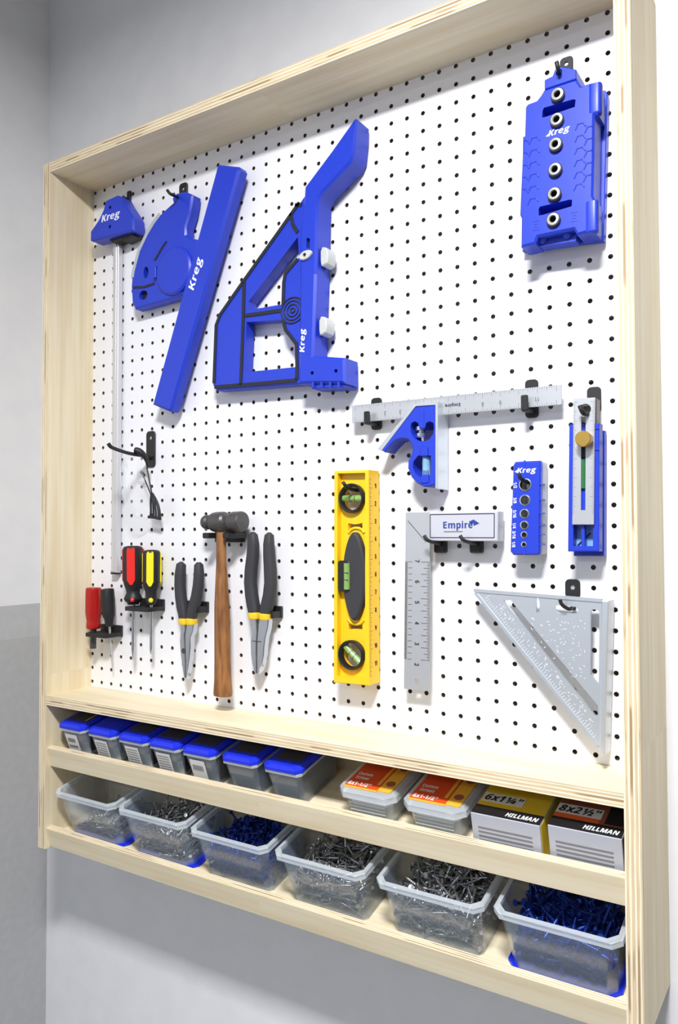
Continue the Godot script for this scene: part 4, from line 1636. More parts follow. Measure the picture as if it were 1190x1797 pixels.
func safety_glasses() -> void:
	var ox := 180.0
	var oy := 760.0
	var s := 10.57
	# long hook that stands straight out
	var tab := p3(893, 300, ox, oy, s, 0.002)
	hook("long black pegboard hook that carries the safety glasses", Vector3(tab.x, tab.y, 0), 0.0215, 0.064, [[p3(890, 470, ox, oy, s, 0.003), p3(780, 420, ox, oy, s, 0.02), p3(500, 385, ox, oy, s, 0.055), p3(180, 275, ox, oy, s, 0.098), p3(135, 240, ox, oy, s, 0.104), p3(105, 190, ox, oy, s, 0.106)]], 0.0032)
	var root := thing("safety_glasses", "clear safety glasses with black side arms hanging from the long hook", "glasses", Vector3(0.1, -0.53, 0.03))
	# curved clear lens: grid bent around the vertical axis
	var b := MB.new()
	var edge := [[600, 330], [430, 400], [360, 540], [332, 700], [335, 880], [365, 1080], [420, 1260], [500, 1440], [620, 1560], [760, 1612], [870, 1590], [895, 1450], [890, 1250], [860, 1080], [800, 900], [740, 700], [760, 480], [700, 380]]
	var pts := []
	for q in edge:
		var f: float = clampf((q[0] - 330.0) / 560.0, 0.0, 1.0)
		pts.append(p3(q[0], q[1], ox, oy, s, 0.060 - 0.045 * f))
	var ctr := Vector3.ZERO
	for p in pts:
		ctr += p / float(pts.size())
	ctr.z += 0.006
	for k in pts.size():
		var p: Vector3 = pts[k]
		var p2: Vector3 = pts[(k + 1) % pts.size()]
		var m0 := p.lerp(ctr, 0.5) + Vector3(0, 0, 0.003)
		var m1 := p2.lerp(ctr, 0.5) + Vector3(0, 0, 0.003)
		var dir := Vector3(-0.4, 0, 0.9)
		b.quadn(p, p2, m1, m0, dir, dir, dir, dir)
		b.tri(m0, m1, ctr, dir, dir, dir)
	part(root, "lens", b, M.lens)
	# rim of the lens
	b = MB.new()
	var loop := pts.slice(1, 11)
	b.tube(curve3(loop), 0.0007, 6)
	part(root, "lens_rim", b, M.clear_rim)
	# brow piece and arms
	b = MB.new()
	b.tube(curve3([p3(580, 310, ox, oy, s, 0.045), p3(660, 330, ox, oy, s, 0.040), p3(760, 400, ox, oy, s, 0.034), p3(820, 500, ox, oy, s, 0.028), p3(838, 640, ox, oy, s, 0.024)]), [0.0012, 0.0035, 0.005, 0.0055, 0.0058, 0.0062, 0.006, 0.0058, 0.0055, 0.005, 0.0045, 0.004, 0.0036, 0.003, 0.0026, 0.0022, 0.002, 0.0018], 10)
	part(root, "arm", b, M.black)
	for l in [[[820, 640], [850, 780], [880, 950], [912, 1110]], [[718, 725], [770, 830], [840, 1000], [900, 1150]]]:
		b = MB.new()
		var pa := []
		for q in l:
			pa.append(p3(q[0], q[1], ox, oy, s, 0.022))
		b.tube(curve3(pa), 0.0013, 8)
		part(root, "arm_strut", b, M.black)
	b = MB.new()
	b.tube([p3(715, 720, ox, oy, s, 0.022), p3(775, 790, ox, oy, s, 0.022)], 0.0026, 8)
	part(root, "arm_tip", b, M.black)
	# slotted side shield
	for l in [[[905, 1110], [890, 1300], [900, 1450], [885, 1560]], [[910, 1120], [935, 1300], [945, 1420], [940, 1560]], [[915, 1120], [965, 1280], [985, 1420], [990, 1560]], [[920, 1120], [1000, 1280], [1035, 1420], [1045, 1570]], [[925, 1115], [1020, 1280], [1060, 1430], [1072, 1580]]]:
		b = MB.new()
		var pa := []
		for q in l:
			pa.append(p3(q[0], q[1], ox, oy, s, 0.024))
		b.tube(curve3(pa), 0.0019, 6)
		part(root, "side_shield_rib", b, M.black)
	b = MB.new()
	b.tube([p3(855, 1555, ox, oy, s, 0.024), p3(960, 1560, ox, oy, s, 0.024), p3(1072, 1590, ox, oy, s, 0.024)], 0.0028, 8)
	part(root, "side_shield_foot", b, M.black)

# handle: list of [t along, half width]; fluted handles get a ring of ridges
func driver(called: String, label: String, top: Vector3, hbot: Vector3, prof: Array, hm: Material, shaft_end: Vector3, sr: float, sm: Material, tip := 0, stripes: Material = null) -> void:
	var root := thing(called, label, "screwdriver" if called == "screwdriver" else "nut driver", Vector3(hbot.x, hbot.y, hbot.z))
	var ax := (hbot - top)
	var b := MB.new()
	var rr := []
	var seg := 24
	var up := ax.normalized()
	var sd := up.cross(Vector3(0, 0, 1)).normalized()
	var fw := sd.cross(up)
	for q in prof:
		var ring := []
		for j in seg:
			var a := TAU * j / seg
			var fl: float = 1.0 + (0.045 * cos(a * 6.0) if q[1] > 0.5 * prof[3][1] and q[0] > 0.06 and q[0] < 0.8 else 0.0)
			ring.append(top + ax * q[0] + (sd * cos(a) + fw * sin(a)) * q[1] * fl)
		rr.append(ring)
	b.rings(rr)
	part(root, "handle", b, hm)
	if stripes:
		# coloured inlays on the flutes, all round
		for j in 3:
			var a := 2.2 + TAU * j / 3.0
			b = MB.new()
			var d := sd * cos(a) + fw * sin(a)
			var w := sd * -sin(a) + fw * cos(a)
			var R: float = prof[3][1]
			var l := [[0.03, 0.90], [0.07, 1.06], [0.3, 1.07], [0.58, 1.07], [0.66, 1.0]]
			for k in l.size() - 1:
				var h0 := R * (0.40 if k > 0 else 0.32)
				var h1 := R * (0.40 if k < l.size() - 2 else 0.12)
				var A: Vector3 = top + ax * l[k][0] + d * R * l[k][1]
				var B: Vector3 = top + ax * l[k + 1][0] + d * R * l[k + 1][1]
				b.quad(A + w * h0, A - w * h0, B - w * h1, B + w * h1, d)
				b.face(A + w * h0, B + w * h1, B + w * h1 - d * R * 0.3, A + w * h0 - d * R * 0.3, (A + B) * 0.5)
				b.face(A - w * h0, B - w * h1, B - w * h1 - d * R * 0.3, A - w * h0 - d * R * 0.3, (A + B) * 0.5)
			part(root, "inlay", b, stripes)
		b = MB.new()
		b.X = Transform3D(Basis.IDENTITY, top + ax * 0.915 + fw * prof[prof.size() - 3][1] * 0.7 - sd * prof[prof.size() - 3][1] * 0.62)
		b.lathe([[0.0, -0.0045], [0.0032, -0.003], [0.0042, 0.0], [0.0032, 0.003], [0.0, 0.0045]], 10)
		part(root, "collar_spot", b, stripes)
	b = MB.new()
	var dr := (shaft_end - hbot).normalized()
	var ln := (shaft_end - hbot).length()
	var st := hbot - dr * 0.004
	if tip == 0:      # straight, open end
		b.tube([st, shaft_end], sr, 14)
	elif tip == 1:    # flat blade
		b.tube([st, hbot + dr * ln * 0.72, hbot + dr * ln * 0.8, hbot + dr * ln * 0.9, shaft_end], [sr, sr, sr * 1.05, sr * 0.7, sr * 0.12], 12)
	elif tip == 2:    # cross point
		b.tube([st, shaft_end - dr * 0.010, shaft_end - dr * 0.005, shaft_end], [sr, sr, sr * 0.85, sr * 0.2], 12)
	else:             # awl
		b.tube([st, hbot + dr * ln * 0.3, shaft_end], [sr, sr * 0.9, sr * 0.35], 10)
	part(root, "shaft", b, sm)

func driver_rack(label: String, a: Vector2, c: Vector2, spots: Array) -> void:
	# bar along the board with a raised back; a and c are the ends, y is the top of the bar
	var root := thing("tool_rack", label, "rack", Vector3((a.x + c.x) * 0.5, a.y - 0.01, 0), "black pegboard tool racks")
	var b := MB.new()
	b.box(Vector3((a.x + c.x) * 0.5, a.y - 0.010, 0.0035), Vector3(c.x - a.x, 0.020, 0.006), 0.001)
	part(root, "back_plate", b, M.black)
	b = MB.new()
	var holes := []
	for q in spots:
		holes.append(disc(Vector2(q[0], q[1]), q[2], 14))
	b.X = Transform3D(Basis(Vector3.RIGHT, -PI * 0.5), Vector3(0, a.y - 0.019, 0))
	# plan view: x along the board, y = -z
	var hol := []
	for h in holes:
		var r := PackedVector2Array()
		for p in h:
			r.append(Vector2(p.x, -p.y))
		hol.append(r)
	b.prism(rrect(Vector2((a.x + c.x) * 0.5, -0.022), c.x - a.x, 0.038, 0.003), 0.0, 0.007, 0.0008, hol)
	part(root, "shelf", b, M.black)

func drivers() -> void:
	var ox := 145.0
	var oy := 945.0
	var s := 7.677
	var z := 0.026
	# red and black-handled pair
	driver("nut_driver", "nut driver with a solid red handle and short black shaft", p3(148, 655, ox, oy, s, z), p3(146, 1215, ox, oy, s, z), [[0.0, 0.004], [0.012, 0.0128], [0.04, 0.0138], [0.2, 0.0138], [0.6, 0.0138], [0.7, 0.0128], [0.78, 0.0118], [0.84, 0.0122], [0.9, 0.0128], [0.97, 0.0128], [1.0, 0.011]], M.red, p3(140, 1480, ox, oy, s, z), 0.0055, M.dark_steel)
	driver("screwdriver", "screwdriver with a plain black handle leaning beside the red nut driver", p3(332, 672, ox, oy, s, z), p3(362, 1185, ox, oy, s, z), [[0.0, 0.004], [0.012, 0.0108], [0.05, 0.0118], [0.25, 0.0118], [0.6, 0.0112], [0.72, 0.0105], [0.8, 0.0085], [0.92, 0.0072], [1.0, 0.0065]], M.black, p3(402, 1745, ox, oy, s, 0.016), 0.0022, M.steel, 3)
	# red and yellow striped pair
	var z2 := 0.026
	driver("screwdriver", "large black screwdriver with red inlays and a flat blade", p3(675, 98, ox, oy, s, z2), p3(683, 888, ox, oy, s, z2), [[0.0, 0.008], [0.015, 0.0148], [0.05, 0.0172], [0.3, 0.0172], [0.56, 0.0172], [0.66, 0.0150], [0.74, 0.0120], [0.8, 0.0112], [0.86, 0.0140], [0.9, 0.0160], [0.94, 0.0140], [0.97, 0.0100], [1.0, 0.0095]], M.black, p3(680, 1640, ox, oy, s, z2), 0.0030, M.chrome, 1, M.red_bright)
	driver("screwdriver", "smaller black screwdriver with yellow inlays and a cross tip", p3(930, 152, ox, oy, s, z2), p3(926, 890, ox, oy, s, z2), [[0.0, 0.006], [0.015, 0.0125], [0.05, 0.0146], [0.3, 0.0146], [0.6, 0.0146], [0.68, 0.0130], [0.76, 0.0100], [0.86, 0.0095], [0.9, 0.0105], [0.96, 0.0085], [1.0, 0.0075]], M.black, p3(923, 1562, ox, oy, s, z2), 0.0027, M.chrome, 2, M.lemon)
	var a := p3(435, 1165, ox, oy, s, 0.004)
	var e := p3(528, 1165, ox, oy, s, 0.004)
	var h0 := p3(142, 1220, ox, oy, s, z)
	var h1 := p3(364, 1200, ox, oy, s, z)
	driver_rack("black rack that holds the red nut driver and the plain black screwdriver", Vector2(h0.x - 0.004, a.y), Vector2(e.x, e.y), [[h0.x, z, 0.0075], [h1.x, z, 0.0045]])
	e = p3(1095, 820, ox, oy, s, 0.004)
	h0 = p3(683, 880, ox, oy, s, z2)
	h1 = p3(926, 880, ox, oy, s, z2)
	driver_rack("black rack that holds the red and yellow striped screwdrivers", Vector2(h0.x - 0.006, e.y), Vector2(e.x, e.y), [[h0.x, z2, 0.0045], [h1.x, z2, 0.0042]])

func pliers(small: bool) -> void:
	var ox := 295.0 if small else 420.0
	var oy := 970.0 if small else 925.0
	var s := 7.812 if small else 6.656
	var z := 0.024
	var root: Node3D
	var L
	var Rr
	if small:
		root = thing("needle_nose_pliers", "small needle-nose pliers with dark grey handles and yellow collars, jaws down", "pliers", at(330, 1060, z))
		L = [[190, 130, 18], [180, 160, 46], [168, 300, 56], [165, 450, 56], [175, 600, 58], [195, 740, 60], [215, 830, 56], [222, 905, 50]]
		Rr = [[420, 130, 18], [420, 165, 44], [425, 300, 52], [415, 450, 54], [392, 600, 58], [360, 720, 60], [335, 820, 56], [325, 905, 50]]
	else:
		root = thing("lineman_pliers", "large flat-nosed pliers with long dark grey handles and yellow collars, jaws down", "pliers", at(458, 1085, z))
		L = [[160, 55, 14], [160, 90, 42], [165, 200, 54], [158, 330, 58], [138, 500, 60], [130, 650, 60], [145, 800, 62], [165, 920, 62], [178, 1000, 56]]
		Rr = [[352, 62, 14], [350, 95, 42], [345, 200, 50], [350, 330, 56], [362, 500, 60], [366, 650, 60], [352, 800, 62], [325, 920, 62], [305, 1010, 56]]
	var k2 := 0.0
	for side in 2:
		var src = L if side == 0 else Rr
		var sec := []
		for q in src:
			var c := p3(q[0], q[1], ox, oy, s, z)
			var e := p3(q[0] + q[2], q[1], ox, oy, s, z)
			var w := absf(e.x - c.x)
			sec.append([c, w, minf(w, 0.0085)])
		var b := MB.new()
		b.loft(sec, 14, 2.6)
		part(root, "handle", b, M.grip)
		# yellow collar
		b = MB.new()
		var lc: Vector3 = sec[sec.size() - 1][0]
		var w2: float = sec[sec.size() - 1][1]
		b.loft([[lc + Vector3(0, 0.001, 0), w2 * 0.98, 0.0082], [lc + Vector3(0, -0.0005, 0), w2 * 1.06, 0.0092], [lc + Vector3(0, -0.008, 0), w2 * 1.04, 0.0090], [lc + Vector3(0, -0.0095, 0), w2 * 0.9, 0.0078]], 14, 2.6)
		part(root, "collar", b, M.yellow_grip)
	# jaws: two mirrored halves with a gap
	var halves
	if small:
		halves = [[[165, 975], [232, 960], [236, 1060], [222, 1120], [228, 1300], [236, 1500], [232, 1720], [214, 1720], [190, 1560], [162, 1340], [156, 1220], [166, 1110]], [[250, 960], [345, 975], [335, 1080], [300, 1170], [302, 1300], [288, 1450], [262, 1640], [240, 1740], [236, 1720], [240, 1500], [232, 1300], [228, 1130], [240, 1060]]]
	else:
		halves = [[[128, 1072], [192, 1065], [198, 1120], [206, 1230], [198, 1330], [196, 1500], [194, 1715], [168, 1690], [145, 1600], [130, 1480], [126, 1330], [140, 1250], [128, 1160]], [[236, 1065], [338, 1080], [330, 1180], [300, 1300], [288, 1400], [282, 1500], [262, 1610], [232, 1690], [204, 1720], [202, 1500], [204, 1330], [212, 1230], [222, 1120]]]
	for h in halves:
		var b := MB.new()
		b.prism(px(h, ox, oy, s, z + 0.005), z - 0.006, z + 0.005, 0.0012)
		part(root, "jaw", b, M.chrome)
	# rivet and cutter notch
	var rv := p3(215, 1345, ox, oy, s, z + 0.005) if small else p3(205, 1290, ox, oy, s, z + 0.005)
	var b2 := MB.new()
	if small:
		b2.X = Transform3D(Basis(Vector3.RIGHT, PI * 0.5), rv)
		b2.lathe([[0.0045, -0.002], [0.0045, 0.0006], [0.0, 0.0009]], 14)
		part(root, "rivet", b2, M.dark_steel)
	else:
		b2.box(p3(205, 1335, ox, oy, s, z + 0.005), Vector3(0.017, 0.0013, 0.0012))
		part(root, "cutter_line", b2, M.dark_steel)
	# holder behind
	var t0 := p3(110, 700, ox, oy, s, 0.004) if small else p3(92, 960, ox, oy, s, 0.004)
	var t1 := p3(548, 672, ox, oy, s, 0.004) if small else p3(498, 925, ox, oy, s, 0.004)
	var rk := thing("tool_rack", "black rack that holds the small needle-nose pliers" if small else "black rack that holds the large flat-nosed pliers", "rack", Vector3(t1.x, t1.y, 0), "black pegboard tool racks")
	var wdt := 0.052
	b2 = MB.new()
	b2.box(Vector3(t1.x - wdt * 0.5, t1.y - 0.009, 0.0035), Vector3(wdt, 0.018, 0.006), 0.001)
	part(rk, "back_plate", b2, M.black)
	for e in [0.004, wdt - 0.004]:
		b2 = MB.new()
		b2.box(Vector3(t1.x - e, t1.y - 0.012, 0.014), Vector3(0.006, 0.010, 0.022), 0.001)
		part(rk, "arm", b2, M.black)

func hammer() -> void:
	var ox := 345.0
	var oy := 885.0
	var s := 11.9
	var z := 0.034
	var root := thing("ball_peen_hammer", "ball-peen hammer with a dark steel head and worn brown wooden handle", "hammer", at(390, 1222, z))
	# head: turned along the horizontal axis, ball on the left, face on the right
	var l := p3(120, 390, ox, oy, s, z)
	var r := p3(985, 330, ox, oy, s, z)
	var ax := r - l
	ax.y *= 0.4
	ax.z = 0.0
	var c0 := Vector3(l.x, p3(500, 370, ox, oy, s, z).y, z)
	var ln := ax.length()
	var b := MB.new()
	b.X = Transform3D(Basis(Quaternion(Vector3.UP, Vector3(1, 0, 0))), c0)
	var k := ln
	b.lathe([[0.0, 0.0], [0.006, 0.012 * k], [0.0098, 0.05 * k], [0.0118, 0.10 * k], [0.0118, 0.15 * k], [0.0100, 0.19 * k], [0.0108, 0.22 * k], [0.0150, 0.28 * k], [0.0162, 0.36 * k], [0.0165, 0.50 * k], [0.0158, 0.56 * k], [0.0128, 0.60 * k], [0.0124, 0.64 * k], [0.0150, 0.72 * k], [0.0162, 0.78 * k], [0.0164, 0.95 * k], [0.0152, 0.985 * k], [0.0, 1.0 * k]], 28)
	part(root, "head", b, M.dark_steel)
	# handle, oval, swelling towards the grip
	var sec := []
	for q in [[408, 392.5, 5.5], [390.8, 388.5, 7.6]]:
		pass
	var w := [[388.0, 905.0, 7.2], [388.2, 935.0, 7.4], [388.0, 950.0, 7.2], [388.5, 985.0, 7.4], [389.0, 1020.0, 9.0], [389.6, 1060.0, 11.0], [390.2, 1110.0, 11.6], [390.6, 1160.0, 11.8], [391.0, 1195.0, 12.6], [391.2, 1217.0, 14.0], [391.2, 1221.0, 13.2]]
	for q in w:
		var c := at(q[0], q[1], z)
		var e := at(q[0] + q[2], q[1], z)
		sec.append([c, absf(e.x - c.x), absf(e.x - c.x) * 0.72])
	b = MB.new()
	b.loft(sec, 18, 2.3)
	part(root, "handle", b, M.handle)
	# rack
	var t0 := p3(335, 560, ox, oy, s, 0.004)
	var t1 := p3(985, 480, ox, oy, s, 0.004)
	var rk := thing("tool_rack", "black rack under the ball-peen hammer head", "rack", Vector3(t1.x, t1.y, 0), "black pegboard tool racks")
	b = MB.new()
	b.box(Vector3(t1.x - 0.030, t1.y - 0.013, 0.0035), Vector3(0.060, 0.022, 0.006), 0.001)
	part(rk, "back_plate", b, M.black)
	var hx: float = sec[1][0].x
	for e in [-0.021, 0.021]:
		b = MB.new()
		b.box(Vector3(hx + e, c0.y - 0.0215, 0.026), Vector3(0.014, 0.009, 0.044), 0.0015)
		part(rk, "arm", b, M.black)

# ---------------------------------------------------------------- trays of boxes and bins
func tray_xf(F: Vector3) -> Transform3D:
	return Transform3D(Basis(Vector3.RIGHT, TILT), F)

# octagonal ring: rectangle with cut corners, y given
func oct_ring(w: float, d: float, c: float, y: float, zc := 0.0) -> Array:
	var hw := w * 0.5
	var hd := d * 0.5
	return [Vector3(hw - c, y, hd + zc), Vector3(hw, y, hd - c + zc), Vector3(hw, y, -hd + c + zc), Vector3(hw - c, y, -hd + zc), Vector3(-hw + c, y, -hd + zc), Vector3(-hw, y, -hd + c + zc), Vector3(-hw, y, hd - c + zc), Vector3(-hw + c, y, hd + zc)]

func place(o: Node3D, F: Vector3, x: float, h: float, zl: float) -> void:
	o.transform = tray_xf(F) * Transform3D(Basis.IDENTITY, Vector3(x, h, zl))

func tub(w1: float, d1: float, w2: float, d2: float, h: float, c: float) -> MB:
	var b := MB.new()
	var t := 0.0014
	b.rings([oct_ring(w1, d1, c, 0.0), oct_ring(w2, d2, c, h)], true, false, false)
	# inner faces
	var inner := [oct_ring(w1 - 2 * t, d1 - 2 * t, c, t), oct_ring(w2 - 2 * t, d2 - 2 * t, c, h)]
	for j in 8:
		var jp := (j + 1) % 8
		b.face(inner[0][j], inner[0][jp], inner[1][jp], inner[1][j], (inner[0][j] + inner[1][jp]) * 1.2 - Vector3(0, h * 0.7, 0))
	for y in [0.0, t]:
		var r := oct_ring(w1 - 2 * t if y > 0 else w1, d1 - 2 * t if y > 0 else d1, c, y)
		for j in 8:
			b.tri(Vector3(0, y, 0), r[j], r[(j + 1) % 8], Vector3.UP, Vector3.UP, Vector3.UP)
	return b

func rim_mesh(w: float, d: float, c: float, h: float, lip: float, drop: float) -> MB:
	var b := MB.new()
	var outer0 := oct_ring(w + lip * 2, d + lip * 2, c, h - drop)
	var outer1 := oct_ring(w + lip * 2, d + lip * 2, c, h)
	var top := oct_ring(w + lip * 2 - 0.002, d + lip * 2 - 0.002, c, h + 0.001)
	var inner := oct_ring(w - 0.003, d - 0.003, c, h + 0.001)
	var inner0 := oct_ring(w - 0.003, d - 0.003, c, h - 0.003)
	var under := oct_ring(w, d, c, h - drop)
	b.rings([under, outer0, outer1, top, inner, inner0], true, false, false)
	return b

func build_trays() -> void:
	blue_boxes()
	orange_boxes()
	card_box("6x1¼\"", 0.829, 0.086, 0.0515, true)
	card_box("8x2½\"", 0.9225, 0.0825, 0.0555, false)
	screw_bins()

func blue_boxes() -> void:
	var xs := [0.0455, 0.121, 0.1955, 0.2665, 0.339, 0.4195, 0.4985]
	var labels := [
		"blue-lidded clear box tight against the plywood side panel",
		"clear box with a plain all-blue lid, the only one without a dark lid panel",
		"blue-lidded clear box right beside the one with a plain blue lid",
		"blue-lidded clear box standing fourth from the plywood side panel",
		"blue-lidded clear box with a barcode label, fifth from the side panel",
		"blue-lidded clear box without paper label, between the barcode box and the row's end",
		"blue-lidded clear box at the end of the row, beside the empty tray space"]
	for k in 7:
		var t := thing("hardware_box", labels[k], "box", Vector3.ZERO, "blue-lidded boxes in the upper tray")
		var h := 0.053
		var b := tub(0.050, 0.094, 0.062, 0.106, h, 0.006)
		part(t, "tub", b, M.clear, "", true)
		b = rim_mesh(0.062, 0.106, 0.006, h, 0.002, 0.003)
		part(t, "rim", b, M.clear_rim, "", true)
		# screws inside as packed contents
		b = MB.new()
		b.rings([oct_ring(0.044, 0.086, 0.005, 0.004), oct_ring(0.050, 0.092, 0.005, 0.030)], true, true, false)
		part(t, "contents", b, M.dark_steel if k > 3 else M.screw, "", true)
		# lid: stepped
		b = MB.new()
		b.rings([oct_ring(0.066, 0.110, 0.008, h + 0.001), oct_ring(0.068, 0.112, 0.008, h + 0.002), oct_ring(0.067, 0.111, 0.008, h + 0.006), oct_ring(0.056, 0.100, 0.008, h + 0.0095)], true, true, false)
		part(t, "lid", b, M.lid_blue, "blue plastic lid", true)
		if k != 1:
			b = MB.new()
			b.box(Vector3(0, h + 0.0098, -0.004), Vector3(0.046, 0.0008, 0.080))
			part(t, "lid_panel", b, M.label_dark, "dark lid label", true)
			if k == 0:
				b = MB.new()
				b.box(Vector3(0.019, h + 0.0102, -0.004), Vector3(0.003, 0.0004, 0.076))
				part(t, "lid_stripe", b, M.amber, "", true)
		# paper labels at the front and side
		if k < 5:
			b = MB.new()
			var tl := atan2(0.006, h)
			b.X = Transform3D(Basis(Vector3.RIGHT, tl), Vector3(-0.004, h * 0.5, 0.0508))
			b.box(Vector3.ZERO, Vector3(0.030, 0.034, 0.0004))
			part(t, "front_label", b, M.paper, "", true)
			b = MB.new()
			b.X = Transform3D(Basis(Vector3.RIGHT, tl), Vector3(-0.004, h * 0.5, 0.0512))
			if k == 4:
				for j in 9:
					b.box(Vector3(-0.010 + j * 0.0024, 0.004, 0.0002), Vector3(0.0010 if j % 2 else 0.0016, 0.009, 0.0003))
			elif k == 0:
				b.box(Vector3(-0.001, 0.006, 0.0002), Vector3(0.018, 0.007, 0.0003))
				b.box(Vector3(0.0, -0.006, 0.0002), Vector3(0.022, 0.004, 0.0003))
			else:
				for j in 6:
					b.box(Vector3(0.0, 0.012 - j * 0.0045, 0.0002), Vector3(0.025, 0.0011, 0.0003))
			part(t, "label_print", b, M.ink_grey, "", true)
			if k != 1:
				b = MB.new()
				b.X = Transform3D(Basis(Vector3(0, 0, 1), -atan2(0.006, h)), Vector3(0.0288, h * 0.52, 0.010))
				b.box(Vector3.ZERO, Vector3(0.0005, 0.036, 0.060))
				part(t, "side_label", b, M.label_dark, "", true)
		place(t, TRAY_UP, xs[k], -0.0211, -0.017 - 0.056)

func orange_boxes() -> void:
	for k in 2:
		var t := thing("screw_box", "clear clamshell box with orange lid label beside the empty tray space" if k == 0 else "clear clamshell box with orange lid label beside the cardboard boxes", "box", Vector3.ZERO, "orange-labelled screw boxes")
		var h := 0.036
		var b := tub(0.066, 0.096, 0.074, 0.104, h, 0.008)
		part(t, "tub", b, M.clear, "", true)
		b = MB.new()
		b.rings([oct_ring(0.078, 0.110, 0.010, h - 0.002), oct_ring(0.088, 0.116, 0.012, h), oct_ring(0.087, 0.115, 0.012, h + 0.008), oct_ring(0.080, 0.108, 0.010, h + 0.012)], true, true, false)
		part(t, "lid", b, M.clear_rim, "", true)
		b = MB.new()
		b.rings([oct_ring(0.060, 0.090, 0.006, 0.003), oct_ring(0.064, 0.094, 0.006, 0.026)], true, true, false)
		part(t, "contents", b, M.paper, "", true)
		b = MB.new()
		for j in 5:
			b.box(Vector3(0, 0.006 + j * 0.0052, 0.0503 + j * 0.0004), Vector3(0.054, 0.0012, 0.0008))
		part(t, "ribs", b, M.grey_plastic, "", true)
		# label card
		b = MB.new()
		b.box(Vector3(-0.0085, h + 0.0128, 0.001), Vector3(0.051, 0.0010, 0.094))
		part(t, "lid_label", b, M.orange, "orange paper label", true)
		b = MB.new()
		b.box(Vector3(0.0265, h + 0.0128, 0.001), Vector3(0.019, 0.0010, 0.094))
		b.box(Vector3(-0.0085, h + 0.0128, 0.0495), Vector3(0.051, 0.0010, 0.003))
		part(t, "label_band", b, M.amber, "amber label band", true)
		b = MB.new()
		for j in 2:
			b.X = Transform3D(Basis.IDENTITY, Vector3(0.027, h + 0.0136, 0.028 - j * 0.040))
			b.lathe([[0.0, 0.0], [0.0065, 0.0]], 14)
		part(t, "label_seal", b, M.card_brown, "", true)
		b = MB.new()
		b.box(Vector3(0.012, h + 0.0135, 0.006), Vector3(0.0045, 0.0004, 0.058))
		part(t, "pictured_screw", b, M.amber, "", true)
		var flat := Basis(Vector3.RIGHT, -PI * 0.5)
		lettering(t, "8x1-1/2\"", Vector3(-0.014, h + 0.0135, 0.041), 0.034, 0.0085, M.white, 0.0, 0.0, flat)
		lettering(t, "Custom", Vector3(-0.018, h + 0.0135, 0.016), 0.022, 0.0065, M.paper, 0.0, 0.0, flat)
		lettering(t, "Screws", Vector3(-0.018, h + 0.0135, 0.026), 0.020, 0.0065, M.paper, 0.0, 0.0, flat)
		place(t, TRAY_UP, 0.6335 if k == 0 else 0.7315, -0.0211, -0.020 - 0.055)

func card_box(size_text: String, x: float, w: float, h: float, is_yellow: bool) -> void:
	var t := thing("cardboard_screw_box", "silver cardboard screw box with a yellow top" if is_yellow else "silver cardboard screw box with an orange and brown top, against the cabinet side", "box", Vector3.ZERO, "cardboard screw boxes")
	var d := 0.100
	var hd := d * 0.5
	var b := MB.new()
	b.box(Vector3(0, h * 0.5, 0), Vector3(w, h, d), 0.0008)
	part(t, "carton", b, M.card_silver, "", true)
	var e := 0.0004
	b = MB.new()
	b.box(Vector3(0, h + e * 0.5, -0.008), Vector3(w - 0.002, e, d - 0.018))
	part(t, "top_print", b, M.card_yellow if is_yellow else M.card_brown, "", true)
	b = MB.new()
	b.box(Vector3(0, h + e, hd - 0.010), Vector3(w - 0.001, e * 2, 0.018))
	part(t, "top_band", b, M.card_black, "", true)
	if is_yellow:
		b = MB.new()
		b.box(Vector3(w * 0.5 + e * 0.5, h * 0.5, 0), Vector3(e, h - 0.004, d - 0.006))
		part(t, "side_print", b, M.card_yellow, "", true)
	else:
		b = MB.new()
		b.box(Vector3(-0.014, h + e * 1.2, hd - 0.0235), Vector3(w - 0.032, e, 0.009))
		part(t, "orange_band", b, M.card_orange, "", true)
		b = MB.new()
		b.box(Vector3(w * 0.5 - 0.012, h + e * 1.2, -0.010), Vector3(0.024, e, d - 0.024))
		part(t, "dark_top_panel", b, M.card_black, "", true)
		b = MB.new()
		b.box(Vector3(w * 0.5 + e * 0.5, h * 0.5, 0), Vector3(e, h - 0.004, d - 0.006))
		part(t, "side_print", b, M.card_black, "", true)
	var flat := Basis(Vector3.RIGHT, -PI * 0.5)
	# white size label
	b = MB.new()
	b.box(Vector3(-0.014, h + e * 1.6, hd - 0.038), Vector3(0.052, e, 0.019))
	part(t, "size_label", b, M.paper, "", true)
	lettering(t, size_text, Vector3(-0.014, h + e * 2.6, hd - 0.038), 0.046, 0.013, M.card_black, 0.0, 0.2, flat)
	lettering(t, "HILLMAN", Vector3(w * 0.5 - 0.024, h + e * 2.6, hd - 0.0085), 0.038, 0.0075, M.white, 0.0, 0.2, flat)
	# lines of small print on the front
	b = MB.new()
	for j in 6:
		b.box(Vector3(-0.001, h * 0.66 - j * 0.0055, hd + e * 0.5), Vector3(w * 0.78, 0.0021, e))
	part(t, "small_print", b, M.ink_grey, "", true)
	place(t, TRAY_UP, x, -0.0211, -0.018 - hd)

# one screw along local y, head at the top
func screw_mesh(length: float, r: float, m: Material) -> ArrayMesh:
	var b := MB.new()
	b.lathe([[0.0, 0.0], [r * 2.1, -r * 0.1], [r * 2.2, -r * 0.4], [r * 1.0, -r * 1.8], [r * 0.9, -length * 0.45]], 7)
	var n := int(maxf(3.0, length / (r * 2.6)))
	var prof := []
	for k in n:
		var y := -length * 0.45 - (length * 0.5) * k / n
		prof.append([r * 1.1, y])
		prof.append([r * 0.65, y - length * 0.25 / n])
	prof.append([0.0, -length])
	b.lathe(prof, 6)
	return b.mesh(m)

